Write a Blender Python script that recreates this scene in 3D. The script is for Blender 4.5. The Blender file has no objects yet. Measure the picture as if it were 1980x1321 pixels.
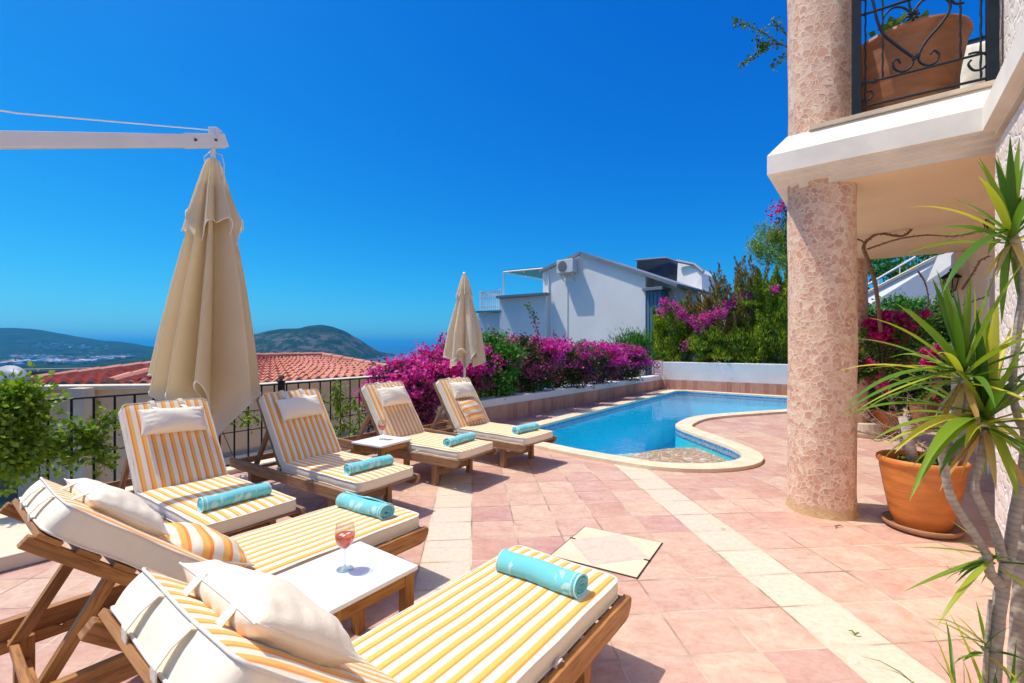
import bpy, bmesh, math, random
import numpy as np
from mathutils import Vector, Matrix, geometry
R = math.radians
random.seed(7); rng = np.random.default_rng(7)
sc = bpy.context.scene
COL = sc.collection

# ---------------------------------------------------------------- camera
F, CX, HY, CH = 880.0, 990.0, 667.0, 1.5
cam = bpy.data.cameras.new('camera'); cam.lens = 16; cam.sensor_width = 36
cam.clip_start = 0.05; cam.clip_end = 90000
cam.shift_y = (HY-660.5)/1980
co = bpy.data.objects.new('camera', cam); COL.objects.link(co)
co.location = (0, 0, CH); co.rotation_euler = (R(90), 0, 0)
sc.camera = co
# ---------------------------------------------------------------- world, sun, exposure
SUNV = Vector((-.47, .11, 1)).normalized()          # towards the sun
EL = math.asin(SUNV.z)
w = bpy.data.worlds.new('World'); sc.world = w; w.use_nodes = True
nt = w.node_tree; bg = nt.nodes['Background']
sky = nt.nodes.new('ShaderNodeTexSky'); sky.sky_type = 'NISHITA'; sky.sun_disc = False
sky.sun_elevation = EL; sky.sun_rotation = math.atan2(SUNV.x, SUNV.y)
sky.altitude = 0; sky.air_density = 1.0; sky.dust_density = 0.6; sky.ozone_density = 3.0
sp_ = nt.nodes.new('ShaderNodeSeparateColor'); cb_ = nt.nodes.new('ShaderNodeCombineColor')
nt.links.new(sky.outputs[0], sp_.inputs[0])
SKYS = 0.13
def chan(i, k_in, pw, k_out):      # deeper, more saturated blue than the plain model, as in the photograph
    m1 = nt.nodes.new('ShaderNodeMath'); m1.operation = 'MULTIPLY'; m1.inputs[1].default_value = k_in
    m2 = nt.nodes.new('ShaderNodeMath'); m2.operation = 'POWER'; m2.inputs[1].default_value = pw
    m3 = nt.nodes.new('ShaderNodeMath'); m3.operation = 'MULTIPLY'; m3.inputs[1].default_value = k_out/SKYS
    nt.links.new(sp_.outputs[i], m1.inputs[0]); nt.links.new(m1.outputs[0], m2.inputs[0]); nt.links.new(m2.outputs[0], m3.inputs[0]); nt.links.new(m3.outputs[0], cb_.inputs[i])
chan(0, .0959, 2.5, .62); chan(1, .1516, 1.2, .60); chan(2, .1732, .6, .82)
# warm fill glow added round the sun, above the frame, to offset blue shadows
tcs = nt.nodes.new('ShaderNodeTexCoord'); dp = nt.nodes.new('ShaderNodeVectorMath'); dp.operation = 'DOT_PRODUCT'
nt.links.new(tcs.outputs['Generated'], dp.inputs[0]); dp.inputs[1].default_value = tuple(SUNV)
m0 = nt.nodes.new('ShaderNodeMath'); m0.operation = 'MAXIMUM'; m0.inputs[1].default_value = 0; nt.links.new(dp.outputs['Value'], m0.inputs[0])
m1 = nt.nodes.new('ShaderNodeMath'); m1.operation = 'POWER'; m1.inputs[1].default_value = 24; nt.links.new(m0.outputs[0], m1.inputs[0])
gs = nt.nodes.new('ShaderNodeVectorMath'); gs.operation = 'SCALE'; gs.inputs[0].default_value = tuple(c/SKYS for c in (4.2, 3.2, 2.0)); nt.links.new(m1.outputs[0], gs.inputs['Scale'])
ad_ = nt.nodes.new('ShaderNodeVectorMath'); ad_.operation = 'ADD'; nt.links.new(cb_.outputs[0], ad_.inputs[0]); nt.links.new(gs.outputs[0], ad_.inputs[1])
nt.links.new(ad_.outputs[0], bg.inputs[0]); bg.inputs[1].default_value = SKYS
sl = bpy.data.lights.new('sun', 'SUN'); sl.energy = 4.1; sl.angle = R(.5); sl.color = (1, .95, .88)
so = bpy.data.objects.new('sun', sl); COL.objects.link(so)
so.rotation_euler = SUNV.to_track_quat('Z', 'Y').to_euler()
sc.view_settings.view_transform = 'Standard'; sc.view_settings.look = 'None'
sc.view_settings.exposure = 0.06; sc.view_settings.gamma = 1
sc.render.engine = 'CYCLES'
sc.cycles.max_bounces = 8; sc.cycles.transparent_max_bounces = 16

# ---------------------------------------------------------------- helpers
def G(px, py, z=0.0):
    Y = F*(CH-z)/(py-HY); return Vector(((px-CX)/F*Y, Y, z))
def D(px, py, Y):
    return Vector(((px-CX)/F*Y, Y, CH-(py-HY)*Y/F))
A = Vector((.62, .785, 0)).normalized(); P = Vector((A.y, -A.x, 0)); Z = Vector((0, 0, 1))

class MB:
    def __init__(s): s.v = []; s.f = []; s.uv = []; s.m = []
    def face(s, idx, uv=None, mi=0):
        s.f.append(tuple(idx)); s.uv.append(uv or [(0, 0)]*len(idx)); s.m.append(mi)
    def quad(s, pts, uv=None, mi=0):
        b = len(s.v); s.v += [tuple(p) for p in pts]
        s.face(range(b, b+len(pts)), uv, mi)
    def frame(s, c, ex, ey, ez, mi=0):
        """box from centre and three half vectors; uv: u along its longest side"""
        c, ex, ey, ez = map(Vector, (c, ex, ey, ez))
        if ex.cross(ey).dot(ez) < 0: ez = -ez
        b = len(s.v)
        for i in (-1, 1):
            for j in (-1, 1):
                for k in (-1, 1): s.v.append(tuple(c+ex*i+ey*j+ez*k))
        ax = [ex, ey, ez]; L = [2*a.length for a in ax]; mx = L.index(max(L))
        o = random.random()*7
        def face(ids, a1, a2, sg):
            pr = sg
            uv = []
            for q in ids:
                bits = ((q >> 2) & 1, (q >> 1) & 1, q & 1)
                u, v = bits[a1]*L[a1], bits[a2]*L[a2]
                if a2 == mx: u, v = v, u
                uv.append((u+o, v+o*.37+pr*.21))
            s.face([b+q for q in ids], uv, mi)
        face((0, 1, 3, 2), 1, 2, 1); face((4, 6, 7, 5), 1, 2, 2)
        face((0, 4, 5, 1), 0, 2, 3); face((2, 3, 7, 6), 0, 2, 4)
        face((0, 2, 6, 4), 0, 1, 5); face((1, 5, 7, 3), 0, 1, 6)
        return s
    def box(s, c, size, mi=0):
        return s.frame(c, (size[0]/2, 0, 0), (0, size[1]/2, 0), (0, 0, size[2]/2), mi)
    def beam(s, p0, p1, wd, ht, up=Z, mi=0):
        p0, p1 = Vector(p0), Vector(p1); d = p1-p0; n = d.normalized()
        sd = n.cross(Vector(up));
        if sd.length < 1e-4: sd = n.cross(Vector((0, 1, 0)))
        sd.normalize(); u = sd.cross(n)
        return s.frame((p0+p1)/2, d/2, sd*wd/2, u*ht/2, mi)
    def tube(s, pts, r, n=8, mi=0, cap=True, uvs=1.0):
        pts = [Vector(p) for p in pts]; k = len(pts)
        rs = r if isinstance(r, (list, tuple)) else [r]*k
        b = len(s.v); prev = None; ln = 0; lens = []
        for i, p in enumerate(pts):
            t = (pts[min(i+1, k-1)]-pts[max(i-1, 0)]).normalized()
            if prev is None:
                a = t.cross(Z) if abs(t.z) < .95 else t.cross(Vector((1, 0, 0)))
                a.normalize()
            else:
                a = prev - t*prev.dot(t)
                if a.length < 1e-5: a = t.orthogonal()
                a.normalize()
            prev = a; bb = t.cross(a)
            if i: ln += (p-pts[i-1]).length
            lens.append(ln)
            for j in range(n):
                th = 2*math.pi*j/n
                s.v.append(tuple(p+(a*math.cos(th)+bb*math.sin(th))*rs[i]))
        for i in range(k-1):
            for j in range(n):
                j2 = (j+1) % n
                c0 = 2*math.pi*rs[i]/n
                s.face((b+i*n+j, b+i*n+j2, b+(i+1)*n+j2, b+(i+1)*n+j),
                       [(lens[i], j*c0), (lens[i], (j+1)*c0), (lens[i+1], (j+1)*c0), (lens[i+1], j*c0)], mi)
        if cap:
            s.face([b+j for j in range(n)][::-1], None, mi)
            s.face([b+(k-1)*n+j for j in range(n)], None, mi)
        return s
    def lathe(s, prof, n=32, c=(0, 0, 0), mi=0, cap0=False, cap1=False, wob=0, rot=0):
        b = len(s.v); c = Vector(c); k = len(prof); ln = 0; ls = [0]
        for i in range(1, k):
            ln += math.hypot(prof[i][0]-prof[i-1][0], prof[i][1]-prof[i-1][1]); ls.append(ln)
        rm = max(p[0] for p in prof)
        for (r, z) in prof:
            for j in range(n):
                th = 2*math.pi*j/n+rot
                rr = r*(1+wob*math.sin(3*th+z*7)) if wob else r
                s.v.append((c.x+rr*math.cos(th), c.y+rr*math.sin(th), c.z+z))
        for i in range(k-1):
            for j in range(n):
                j2 = (j+1) % n
                u0, u1 = 2*math.pi*rm*j/n, 2*math.pi*rm*(j+1)/n
                s.face((b+i*n+j, b+i*n+j2, b+(i+1)*n+j2, b+(i+1)*n+j),
                       [(u0, ls[i]), (u1, ls[i]), (u1, ls[i+1]), (u0, ls[i+1])], mi)
        if cap0: s.face([b+j for j in range(n)][::-1], [(s.v[b+j][0], s.v[b+j][1]) for j in range(n)][::-1], mi)
        if cap1: s.face([b+(k-1)*n+j for j in range(n)], [(s.v[b+(k-1)*n+j][0], s.v[b+(k-1)*n+j][1]) for j in range(n)], mi)
        return s
    def surf(s, fn, nu, nv, mi=0, flip=False, uvf=None):
        """fn(u,v)->Vector on [0,1]^2"""
        b = len(s.v)
        for i in range(nu+1):
            for j in range(nv+1): s.v.append(tuple(fn(i/nu, j/nv)))
        for i in range(nu):
            for j in range(nv):
                q = [(i, j), (i+1, j), (i+1, j+1), (i, j+1)]
                if flip: q = q[::-1]
                uv = [(uvf(a/nu, c/nv) if uvf else (a/nu, c/nv)) for a, c in q]
                s.face([b+a*(nv+1)+c for a, c in q], uv, mi)
        return s
    def prism(s, poly, e0, e1, mi=0, holes=None):
        """extrude a polygon (list of 3d pts) by vector from offset e0 to e1"""
        poly = [Vector(p) for p in poly]; e0 = Vector(e0); e1 = Vector(e1); n = len(poly)
        tris = geometry.tessellate_polygon([poly])
        b = len(s.v)
        s.v += [tuple(p+e0) for p in poly]+[tuple(p+e1) for p in poly]
        nrm = Vector((0, 0, 0))
        for i in range(n):
            nrm += (poly[i]).cross(poly[(i+1) % n])
        up = nrm.dot(e1-e0) > 0
        for t in tris:
            a, c, d = [poly[i] for i in t]
            tn = (c-a).cross(d-a)
            tt = t if tn.dot(e1-e0) > 0 else (t[0], t[2], t[1])
            f2 = [b+n+i for i in tt]; f1 = [b+tt[0], b+tt[2], b+tt[1]]
            s.face(f2, [(s.v[q][0], s.v[q][1]) for q in f2], mi)
            s.face(f1, [(s.v[q][0], s.v[q][1]) for q in f1], mi)
        ln = 0; H = (e1-e0).length
        for i in range(n):
            j = (i+1) % n; d = (poly[j]-poly[i]).length
            q = (b+i, b+j, b+n+j, b+n+i); uv = [(ln, 0), (ln+d, 0), (ln+d, H), (ln, H)]
            if not up: q = q[::-1]; uv = uv[::-1]
            s.face(q, uv, mi); ln += d
        return s
    def build(s, name, mats, parent=None, smooth=False, bevel=0, sub=0, seg=2, ang=35, weld=False):
        me = bpy.data.meshes.new(name)
        me.from_pydata(s.v, [], s.f)
        if not isinstance(mats, (list, tuple)): mats = [mats]
        for m in mats: me.materials.append(m)
        me.polygons.foreach_set('material_index', s.m)
        ul = me.uv_layers.new(name='UVMap')
        flat = [c for uv in s.uv for p in uv for c in p]
        ul.data.foreach_set('uv', flat)
        if smooth: me.polygons.foreach_set('use_smooth', [True]*len(me.polygons))
        me.update()
        o = bpy.data.objects.new(name, me); COL.objects.link(o)
        if parent is not None: o.parent = parent
        if weld:
            mo = o.modifiers.new('weld', 'WELD'); mo.merge_threshold = .0005
        if bevel:
            mo = o.modifiers.new('bevel', 'BEVEL'); mo.width = bevel; mo.segments = seg
            mo.limit_method = 'ANGLE'; mo.angle_limit = R(ang)
        if sub:
            mo = o.modifiers.new('sub', 'SUBSURF'); mo.levels = sub; mo.render_levels = sub
        return o

def tag(o, label=None, cat=None, group=None, kind=None):
    if label: o['label'] = label
    if cat: o['category'] = cat
    if group: o['group'] = group
    if kind: o['kind'] = kind
    return o
def empty(name, loc=(0, 0, 0), rz=0, **k):
    o = bpy.data.objects.new(name, None); COL.objects.link(o)
    o.location = loc; o.rotation_euler = (0, 0, rz); o.empty_display_size = .1
    tag(o, **k); return o
def copy_tree(o, parent=None):
    c = o.copy(); COL.objects.link(c); c.parent = parent
    for ch in [x for x in bpy.data.objects if x.parent == o]: copy_tree(ch, c)
    return c

# ---------------------------------------------------------------- materials
class N:
    def __init__(s, name, rough=.6, spec=.5):
        s.m = bpy.data.materials.new(name); s.m.use_nodes = True
        s.t = s.m.node_tree; s.b = s.t.nodes['Principled BSDF']; s.out = s.t.nodes['Material Output']
        s.b.inputs['Roughness'].default_value = rough
        s.b.inputs['Specular IOR Level'].default_value = spec
    def n(s, typ, **kw):
        x = s.t.nodes.new(typ)
        for k, v in kw.items(): setattr(x, k, v)
        return x
    def L(s, a, b): s.t.links.new(a, b)
    def val(s, x, sock):
        if isinstance(x, (int, float)): sock.default_value = x
        elif isinstance(x, (tuple, list)): sock.default_value = tuple(x)+((1,) if len(x) == 3 and sock.type == 'RGBA' else ())
        else: s.L(x, sock)
    def math(s, op, a, b=0.0, c=None, clamp=False):
        x = s.n('ShaderNodeMath', operation=op); x.use_clamp = clamp
        s.val(a, x.inputs[0]); s.val(b, x.inputs[1])
        if c is not None: s.val(c, x.inputs[2])
        return x.outputs[0]
    def mix(s, f, a, b, typ='MIX'):
        x = s.n('ShaderNodeMix', data_type='RGBA', blend_type=typ)
        s.val(f, x.inputs[0]); s.val(a, x.inputs[6]); s.val(b, x.inputs[7]); return x.outputs[2]
    def ramp(s, f, stops, interp='LINEAR'):
        x = s.n('ShaderNodeValToRGB'); x.color_ramp.interpolation = interp
        e = x.color_ramp.elements
        while len(e) < len(stops): e.new(.5)
        for i, (p, c) in enumerate(stops):
            e[i].position = p; e[i].color = (c if isinstance(c, (tuple, list)) else (c, c, c))[:3]+(1,) if isinstance(c, (tuple, list)) else (c, c, c, 1)
        s.L(f, x.inputs[0]); return x.outputs[0]
    def coord(s, which='Object', scale=(1, 1, 1), loc=(0, 0, 0), rot=(0, 0, 0)):
        tc = s.n('ShaderNodeTexCoord'); mp = s.n('ShaderNodeMapping')
        mp.inputs['Scale'].default_value = scale; mp.inputs['Location'].default_value = loc
        mp.inputs['Rotation'].default_value = rot
        s.L(tc.outputs[which], mp.inputs[0]); return mp.outputs[0]
    def noise(s, co, scale=5, detail=4, rough=.55, dist=0):
        x = s.n('ShaderNodeTexNoise'); s.L(co, x.inputs['Vector'])
        x.inputs['Scale'].default_value = scale; x.inputs['Detail'].default_value = detail
        x.inputs['Roughness'].default_value = rough; x.inputs['Distortion'].default_value = dist
        return x.outputs['Fac']
    def bump(s, h, strength=.3, dist=.01, prev=None):
        x = s.n('ShaderNodeBump'); x.inputs['Strength'].default_value = strength
        x.inputs['Distance'].default_value = dist; s.L(h, x.inputs['Height'])
        if prev is not None: s.L(prev, x.inputs['Normal'])
        s.L(x.outputs[0], s.b.inputs['Normal']); return x.outputs[0]
    def color(s, c): s.val(c, s.b.inputs['Base Color']); return s
    def sep(s, co):
        x = s.n('ShaderNodeSeparateXYZ'); s.L(co, x.inputs[0]); return x.outputs
    def comb(s, x, y, z=0.0):
        c = s.n('ShaderNodeCombineXYZ')
        s.val(x, c.inputs[0]); s.val(y, c.inputs[1]); s.val(z, c.inputs[2]); return c.outputs[0]

def simple(name, c, rough=.6, var=.12, scale=6, bump=.15, bscale=60, bd=.003, spec=.4, metal=0, coords='Object'):
    k = N(name, rough, spec); co = k.coord(coords)
    f = k.noise(co, scale, 5)
    c2 = tuple(x*(1-var*1.6) for x in c); c1 = tuple(min(1, x*(1+var*.7)) for x in c)
    k.color(k.ramp(f, [(.3, c2), (.7, c1)]))
    if bump: k.bump(k.noise(co, bscale, 4), bump, bd)
    k.b.inputs['Metallic'].default_value = metal
    return k.m

def wood(name, c, dark, rough=.5):
    k = N(name, rough, .35); co = k.coord('UV', (3, 38, 1)); co2 = k.coord('UV', (1.2, 5, 1))
    g = k.noise(co, 1.6, 6, .6, 1.2); h = k.noise(co2, 1.5, 4)
    base = k.ramp(g, [(.3, dark), (.52, c), (.75, tuple(x*1.25 for x in c))])
    wear = k.ramp(h, [(.35, (.62, .60, .60)), (.7, (1.1, 1.05, 1.0))])
    k.color(k.mix(.8, base, wear, 'MULTIPLY')); k.bump(g, .25, .002)
    return k.m
M = {}
M['wood'] = wood('teak', (.46, .215, .065), (.22, .09, .028), .45)
M['wood_weathered'] = wood('teak_weathered', (.37, .21, .11), (.18, .10, .055), .55)
M['table_wood'] = wood('table_wood', (.50, .235, .06), (.28, .115, .03), .4)

def stripe_mat(name, period=.0605, off=0.0, gain=1.0):
    k = N(name, .85, .15); co = k.coord('UV'); s = k.sep(co)
    wob = k.math('MULTIPLY', k.math('SUBTRACT', k.noise(k.coord('UV', (3, 3, 1)), 2, 2), .5), .0015)
    u = k.math('FRACT', k.math('DIVIDE', k.math('ADD', k.math('ADD', s[0], wob), off+10), period))
    cw = (.86*gain, .77*gain, .60*gain); cy = (.93*gain, .49*gain, .12*gain); cr = (.90*gain, .30*gain, .06*gain)
    col = k.ramp(u, [(0, cw), (.44, cw), (.47, cy), (.78, cy), (.82, cr), (.955, cr), (.985, cw)])
    wv = k.noise(k.coord('UV', (1, 1, 1)), 260, 2)
    col = k.mix(.25, col, k.ramp(wv, [(.3, (.7, .7, .7)), (.7, (1.15, 1.15, 1.15))]), 'MULTIPLY')
    k.color(col)
    b = k.bump(wv, .25, .001); big = k.noise(k.coord('UV', (1, 1, 1)), 9, 4)
    k.bump(big, .3, .010, b)
    k.b.inputs['Sheen Weight'].default_value = .1
    return k.m
M['stripe'] = stripe_mat('striped_canvas')
def cloth(name, c, wr=.4, sc=9, wd=.012, trans=0, coords='UV'):
    k = N(name, .85, .15); co = k.coord(coords)
    big = k.noise(co, sc, 5, .6, .4); wv = k.noise(co, 300, 2)
    k.color(k.ramp(k.noise(co, 3, 3), [(.3, tuple(x*.94 for x in c)), (.7, c)]))
    b = k.bump(wv, .2, .001); k.bump(big, wr, wd, b)
    k.b.inputs['Sheen Weight'].default_value = .1
    if trans:
        tr = k.n('ShaderNodeBsdfTranslucent'); tr.inputs[0].default_value = tuple(c)+(1,)
        mx = k.n('ShaderNodeMixShader'); mx.inputs[0].default_value = trans
        k.L(k.b.outputs[0], mx.inputs[1]); k.L(tr.outputs[0], mx.inputs[2]); k.L(mx.outputs[0], k.out.inputs[0])
    return k.m
M['cream'] = cloth('cream_canvas', (.87, .78, .60))
M['pillow'] = cloth('pillow_cotton', (.90, .81, .64), .45, 11, .014)
M['piping'] = cloth('piping_cord', (.80, .72, .60), .1)
M['canopy'] = cloth('umbrella_canvas', (.92, .79, .54), .3, 4, .02, .48)
M['hem'] = cloth('umbrella_hem', (.85, .80, .70), .1)
M['canopy_small'] = cloth('umbrella_canvas_small', (.90, .77, .55), .5, 7, .03, .38)
M['white_metal'] = simple('white_metal', (.80, .78, .74), .35, .04, 4, 0)
M['top'] = simple('table_top', (.86, .86, .84), .25, .03, 5, .04, 40)
M['iron'] = simple('iron', (.018, .018, .021), .6, .3, 20, .4, 90, .002, .25)
M['iron_blue'] = simple('iron_blue', (.010, .018, .028), .55, .2, 14, .25, 60, .002, .3)
M['bolt'] = simple('bolt_steel', (.12, .11, .10), .4, .2, 30, 0, metal=.8)
# towel
k = N('towel_terry', 1.0, .05); co = k.coord('UV')
s_ = k.sep(co)
pat = k.n('ShaderNodeTexVoronoi', feature='SMOOTH_F1'); k.L(k.coord('UV', (13, 16, 1)), pat.inputs['Vector'])
pat.inputs['Scale'].default_value = 1; pat.inputs['Smoothness'].default_value = .15
n1 = k.noise(co, 10, 2, .5, 2.0)
fac = k.math('MULTIPLY', k.math('LESS_THAN', pat.outputs['Distance'], .33), k.math('GREATER_THAN', n1, .50))
base = k.mix(fac, (.20, .72, .76), (.50, .88, .86))
edge = k.math('LESS_THAN', k.math('ABSOLUTE', k.math('SUBTRACT', s_[0], .405)), .004)
base = k.mix(edge, base, (.6, .85, .82))
fz = k.noise(co, 420, 3, .8)
k.color(k.mix(.5, base, k.ramp(fz, [(.25, (.62, .62, .62)), (.75, (1.3, 1.3, 1.3))]), 'MULTIPLY'))
k.bump(k.noise(k.coord('UV'), 330, 3, .8), .9, .006); k.b.inputs['Sheen Weight'].default_value = .3
M['towel'] = k.m

def stone_mosaic(name, cols, mortar, scale=15, bump=.7, var=.4):
    k = N(name, .75, .3); co = k.coord('UV')
    d = k.noise(co, 9, 2); wv = k.comb(k.math('MULTIPLY', d, .08), k.math('MULTIPLY', k.noise(co, 7, 2), .10))
    va = k.n('ShaderNodeVectorMath', operation='ADD'); k.L(co, va.inputs[0]); k.L(wv, va.inputs[1])
    v1 = k.n('ShaderNodeTexVoronoi', feature='DISTANCE_TO_EDGE'); v2 = k.n('ShaderNodeTexVoronoi', feature='F1')
    for v in (v1, v2):
        k.L(va.outputs[0], v.inputs['Vector']); v.inputs['Scale'].default_value = scale; v.inputs['Randomness'].default_value = .95
    e = v1.outputs['Distance']
    rnd = k.sep(v2.outputs['Color'])
    col = k.ramp(rnd[0], cols)
    col = k.mix(var, col, k.ramp(k.noise(co, 28, 5, .65), [(.3, (.75, .72, .70)), (.7, (1.15, 1.12, 1.10))]), 'MULTIPLY')
    big = k.ramp(k.noise(co, 1.1, 3), [(.35, (.95, .82, .68)), (.65, (1.05, 1.02, .98))])
    col = k.mix(.7, col, big, 'MULTIPLY')
    stain = k.math('GREATER_THAN', k.noise(co, 3.2, 3), .66)
    mask = k.ramp(e, [(.025, 0), (.06, 1)])
    cfin = k.mix(mask, mortar, col)
    dirt = k.math('MULTIPLY', k.ramp(k.math('ADD', k.sep(co)[1], k.math('MULTIPLY', k.noise(co, 6, 3), -.12)), [(-0.0, 1), (.05, 0)]), .8)
    k.color(k.mix(dirt, cfin, (.52, .34, .15)))
    h = k.math('ADD', k.math('MINIMUM', k.math('MULTIPLY', e, 5.0), .75), k.math('MULTIPLY', rnd[1], .5))
    h = k.math('ADD', h, k.math('MULTIPLY', k.noise(co, 40, 4), .35))
    k.bump(h, bump, .014)
    return k.m
M['mosaic'] = stone_mosaic('pink_stone_mosaic', [(.0, (.64, .38, .28)), (.3, (.76, .54, .41)), (.5, (.56, .34, .28)), (.62, (.70, .45, .33)), (.78, (.80, .64, .50)), (.95, (.62, .36, .28)), (1, (.66, .38, .26))], (.80, .62, .44), 22, .2, .6)
M['mosaic_white'] = stone_mosaic('white_stone_cladding', [(.0, (.80, .74, .68)), (.5, (.84, .80, .76)), (1, (.74, .66, .60))], (.84, .80, .74), 11, .6)
M['mosaic_step'] = stone_mosaic('pool_step_mosaic', [(.0, (.52, .25, .16)), (.5, (.62, .36, .25)), (1, (.45, .22, .15))], (.78, .72, .58), 9, .3)

# terrace floor tiles (laid at an angle to the house), two cream bands
def floor_mat():
    k = N('terrace_tiles', .55, .35); T = .3525
    co = k.coord('Object'); x = k.sep(co)
    u = k.math('ADD', k.math('MULTIPLY', x[0], .9964), k.math('MULTIPLY', x[1], .0847))
    v = k.math('SUBTRACT', k.math('MULTIPLY', x[1], .9964), k.math('MULTIPLY', x[0], .0847))
    uu = k.math('DIVIDE', k.math('ADD', u, .013+T*40), T); vv = k.math('DIVIDE', k.math('SUBTRACT', v, 2.467-T*40), T)
    jit = k.math('MULTIPLY', k.math('SUBTRACT', k.noise(co, 14, 2), .5), .035)
    uu = k.math('ADD', uu, jit); vv = k.math('ADD', vv, jit)
    cu = k.math('FLOOR', uu); cv = k.math('FLOOR', vv)
    fu = k.math('FRACT', uu); fv = k.math('FRACT', vv)
    du = k.math('MINIMUM', fu, k.math('SUBTRACT', 1, fu)); dv = k.math('MINIMUM', fv, k.math('SUBTRACT', 1, fv))
    d = k.math('MINIMUM', du, dv)
    wn = k.n('ShaderNodeTexWhiteNoise', noise_dimensions='2D'); k.L(k.comb(cu, cv), wn.inputs['Vector'])
    rnd = k.sep(wn.outputs['Color'])
    stripe = k.math('ADD', k.math('COMPARE', cu, 39, .5), k.math('COMPARE', cu, 45, .5), clamp=True)
    tile = k.ramp(rnd[0], [(0, (.52, .29, .225)), (.18, (.58, .365, .275)), (.36, (.54, .32, .25)), (.5, (.61, .42, .31)), (.65, (.56, .35, .28)), (.8, (.50, .275, .235)), (.9, (.62, .44, .33)), (1, (.57, .38, .285))])
    # per-tile shifted veining
    sh = k.n('ShaderNodeVectorMath', operation='ADD'); k.L(co, sh.inputs[0])
    ms = k.n('ShaderNodeVectorMath', operation='SCALE'); k.L(wn.outputs['Color'], ms.inputs[0]); ms.inputs['Scale'].default_value = 9
    k.L(ms.outputs[0], sh.inputs[1])
    mp = k.n('ShaderNodeMapping'); k.L(sh.outputs[0], mp.inputs[0]); mp.inputs['Scale'].default_value = (1, 1.5, 1); mp.inputs['Rotation'].default_value = (0, 0, .5)
    vn = k.noise(mp.outputs[0], 5.5, 9, .70, .8)
    vein = k.ramp(vn, [(.25, (.80, .55, .46)), (.42, (.98, .90, .86)), (.55, (1.06, 1.08, 1.08)), (.66, (1.14, 1.28, 1.30)), (.8, (1.0, 1.08, 1.04))])
    tile = k.mix(.85, tile, vein, 'MULTIPLY')
    blot = k.ramp(k.noise(co, 2.2, 6, .7), [(.42, 0), (.68, 1)])
    tile = k.mix(k.math('MULTIPLY', blot, .40), tile, (.64, .45, .32))
    rust = k.ramp(k.noise(co, 5.5, 5, .6), [(.66, 0), (.76, 1)])
    tile = k.mix(k.math('MULTIPLY', rust, .55), tile, (.74, .40, .20))
    vn2 = k.noise(mp.outputs[0], 7, 5, .6, 2.5)
    cream = k.ramp(vn2, [(.25, (.60, .49, .35)), (.5, (.70, .60, .46)), (.75, (.64, .53, .39))])
    cream = k.mix(k.math('MULTIPLY', rnd[1], .3), cream, (.60, .48, .36))
    col = k.mix(stripe, tile, cream)
    mott = k.noise(co, 26, 8, .75)
    col = k.mix(.7, col, k.ramp(mott, [(.3, (.80, .74, .72)), (.5, (1, 1, 1)), (.7, (1.12, 1.10, 1.08))]), 'MULTIPLY')
    edge = k.ramp(k.math('ADD', d, k.math('MULTIPLY', k.noise(co, 8, 4), .06)), [(.03, 1), (.10, 0)])
    col = k.mix(k.math('MULTIPLY', edge, .22), col, (.50, .30, .20))
    gn = k.ramp(k.noise(co, 3.2, 4), [(.34, .007), (.66, .022)])
    grout = k.math('LESS_THAN', d, gn)
    gstr = k.ramp(k.noise(co, 5, 3), [(.3, .45), (.6, .9)])
    gcol = k.mix(k.ramp(k.noise(co, 2.1, 3), [(.42, 0), (.6, 1)]), (.26, .17, .11), (.66, .55, .42))
    col = k.mix(k.math('MULTIPLY', grout, gstr), col, gcol)
    crack = k.n('ShaderNodeTexVoronoi', feature='DISTANCE_TO_EDGE'); k.L(mp.outputs[0], crack.inputs['Vector']); crack.inputs['Scale'].default_value = 2.3
    cm = k.math('MULTIPLY', k.math('LESS_THAN', crack.outputs[0], .006), k.math('GREATER_THAN', rnd[2], .72))
    col = k.mix(k.math('MULTIPLY', cm, .5), col, (.45, .27, .20))
    spk = k.math('GREATER_THAN', k.noise(co, 60, 2), .735)
    col = k.mix(k.math('MULTIPLY', spk, .35), col, (.38, .24, .17))
    k.color(col)
    h = k.math('ADD', k.math('MULTIPLY', k.math('SUBTRACT', 1, grout), 1.2), k.math('MULTIPLY', mott, 1.0))
    k.bump(h, .5, .004)
    k.val(k.ramp(vn, [(.3, .45), (.7, .68)]), k.b.inputs['Roughness'])
    return k.m
M['floor'] = floor_mat()
M['coping'] = simple('coping_stone', (.80, .66, .46), .6, .10, 5, .25, 45, .003)
M['soil'] = simple('soil', (.10, .07, .045), .95, .4, 20, .8, 40, .03)
M['stucco'] = simple('white_stucco', (.80, .79, .77), .85, .05, 2, .3, 35, .006)
M['stucco_house'] = simple('white_stucco_house', (.90, .86, .79), .85, .04, .8, .3, 14, .02)
M['cream_paint'] = simple('cream_paint', (.87, .81, .70), .6, .08, 3.2, .15, 30, .004)
M['peach'] = simple('peach_paint', (.92, .72, .46), .7, .04, 1.5, .12, 25, .004)
M['peach_wall'] = simple('peach_wall', (.80, .56, .34), .8, .08, 1.2, .2, 20, .004)
M['cream_wall'] = simple('cream_wall', (.74, .62, .43), .8, .07, 1.2, .2, 20, .004)
M['cap'] = simple('cream_cap', (.76, .64, .46), .7, .08, 3, .2, 30, .004)
M['grey_trim'] = simple('grey_trim', (.22, .25, .29), .6, .08, 3, .1, 30)
M['shutter'] = simple('blue_shutter', (.13, .23, .32), .6, .12, 3, .1, 30)
M['dark_roof'] = simple('dark_roof', (.045, .045, .065), .6, .2, 3, .1, 30)
M['terra_wall'] = simple('terracotta_paint', (.50, .22, .14), .8, .1, 2, .1, 30)
M['acw'] = simple('appliance_white', (.74, .73, .70), .4, .05, 4, 0)
M['ac_grill'] = simple('appliance_grille', (.20, .19, .17), .5, .1, 40, .2, 120)
M['teal'] = simple('teal_sheet', (.04, .30, .36), .4, .1, 3, 0)
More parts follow.
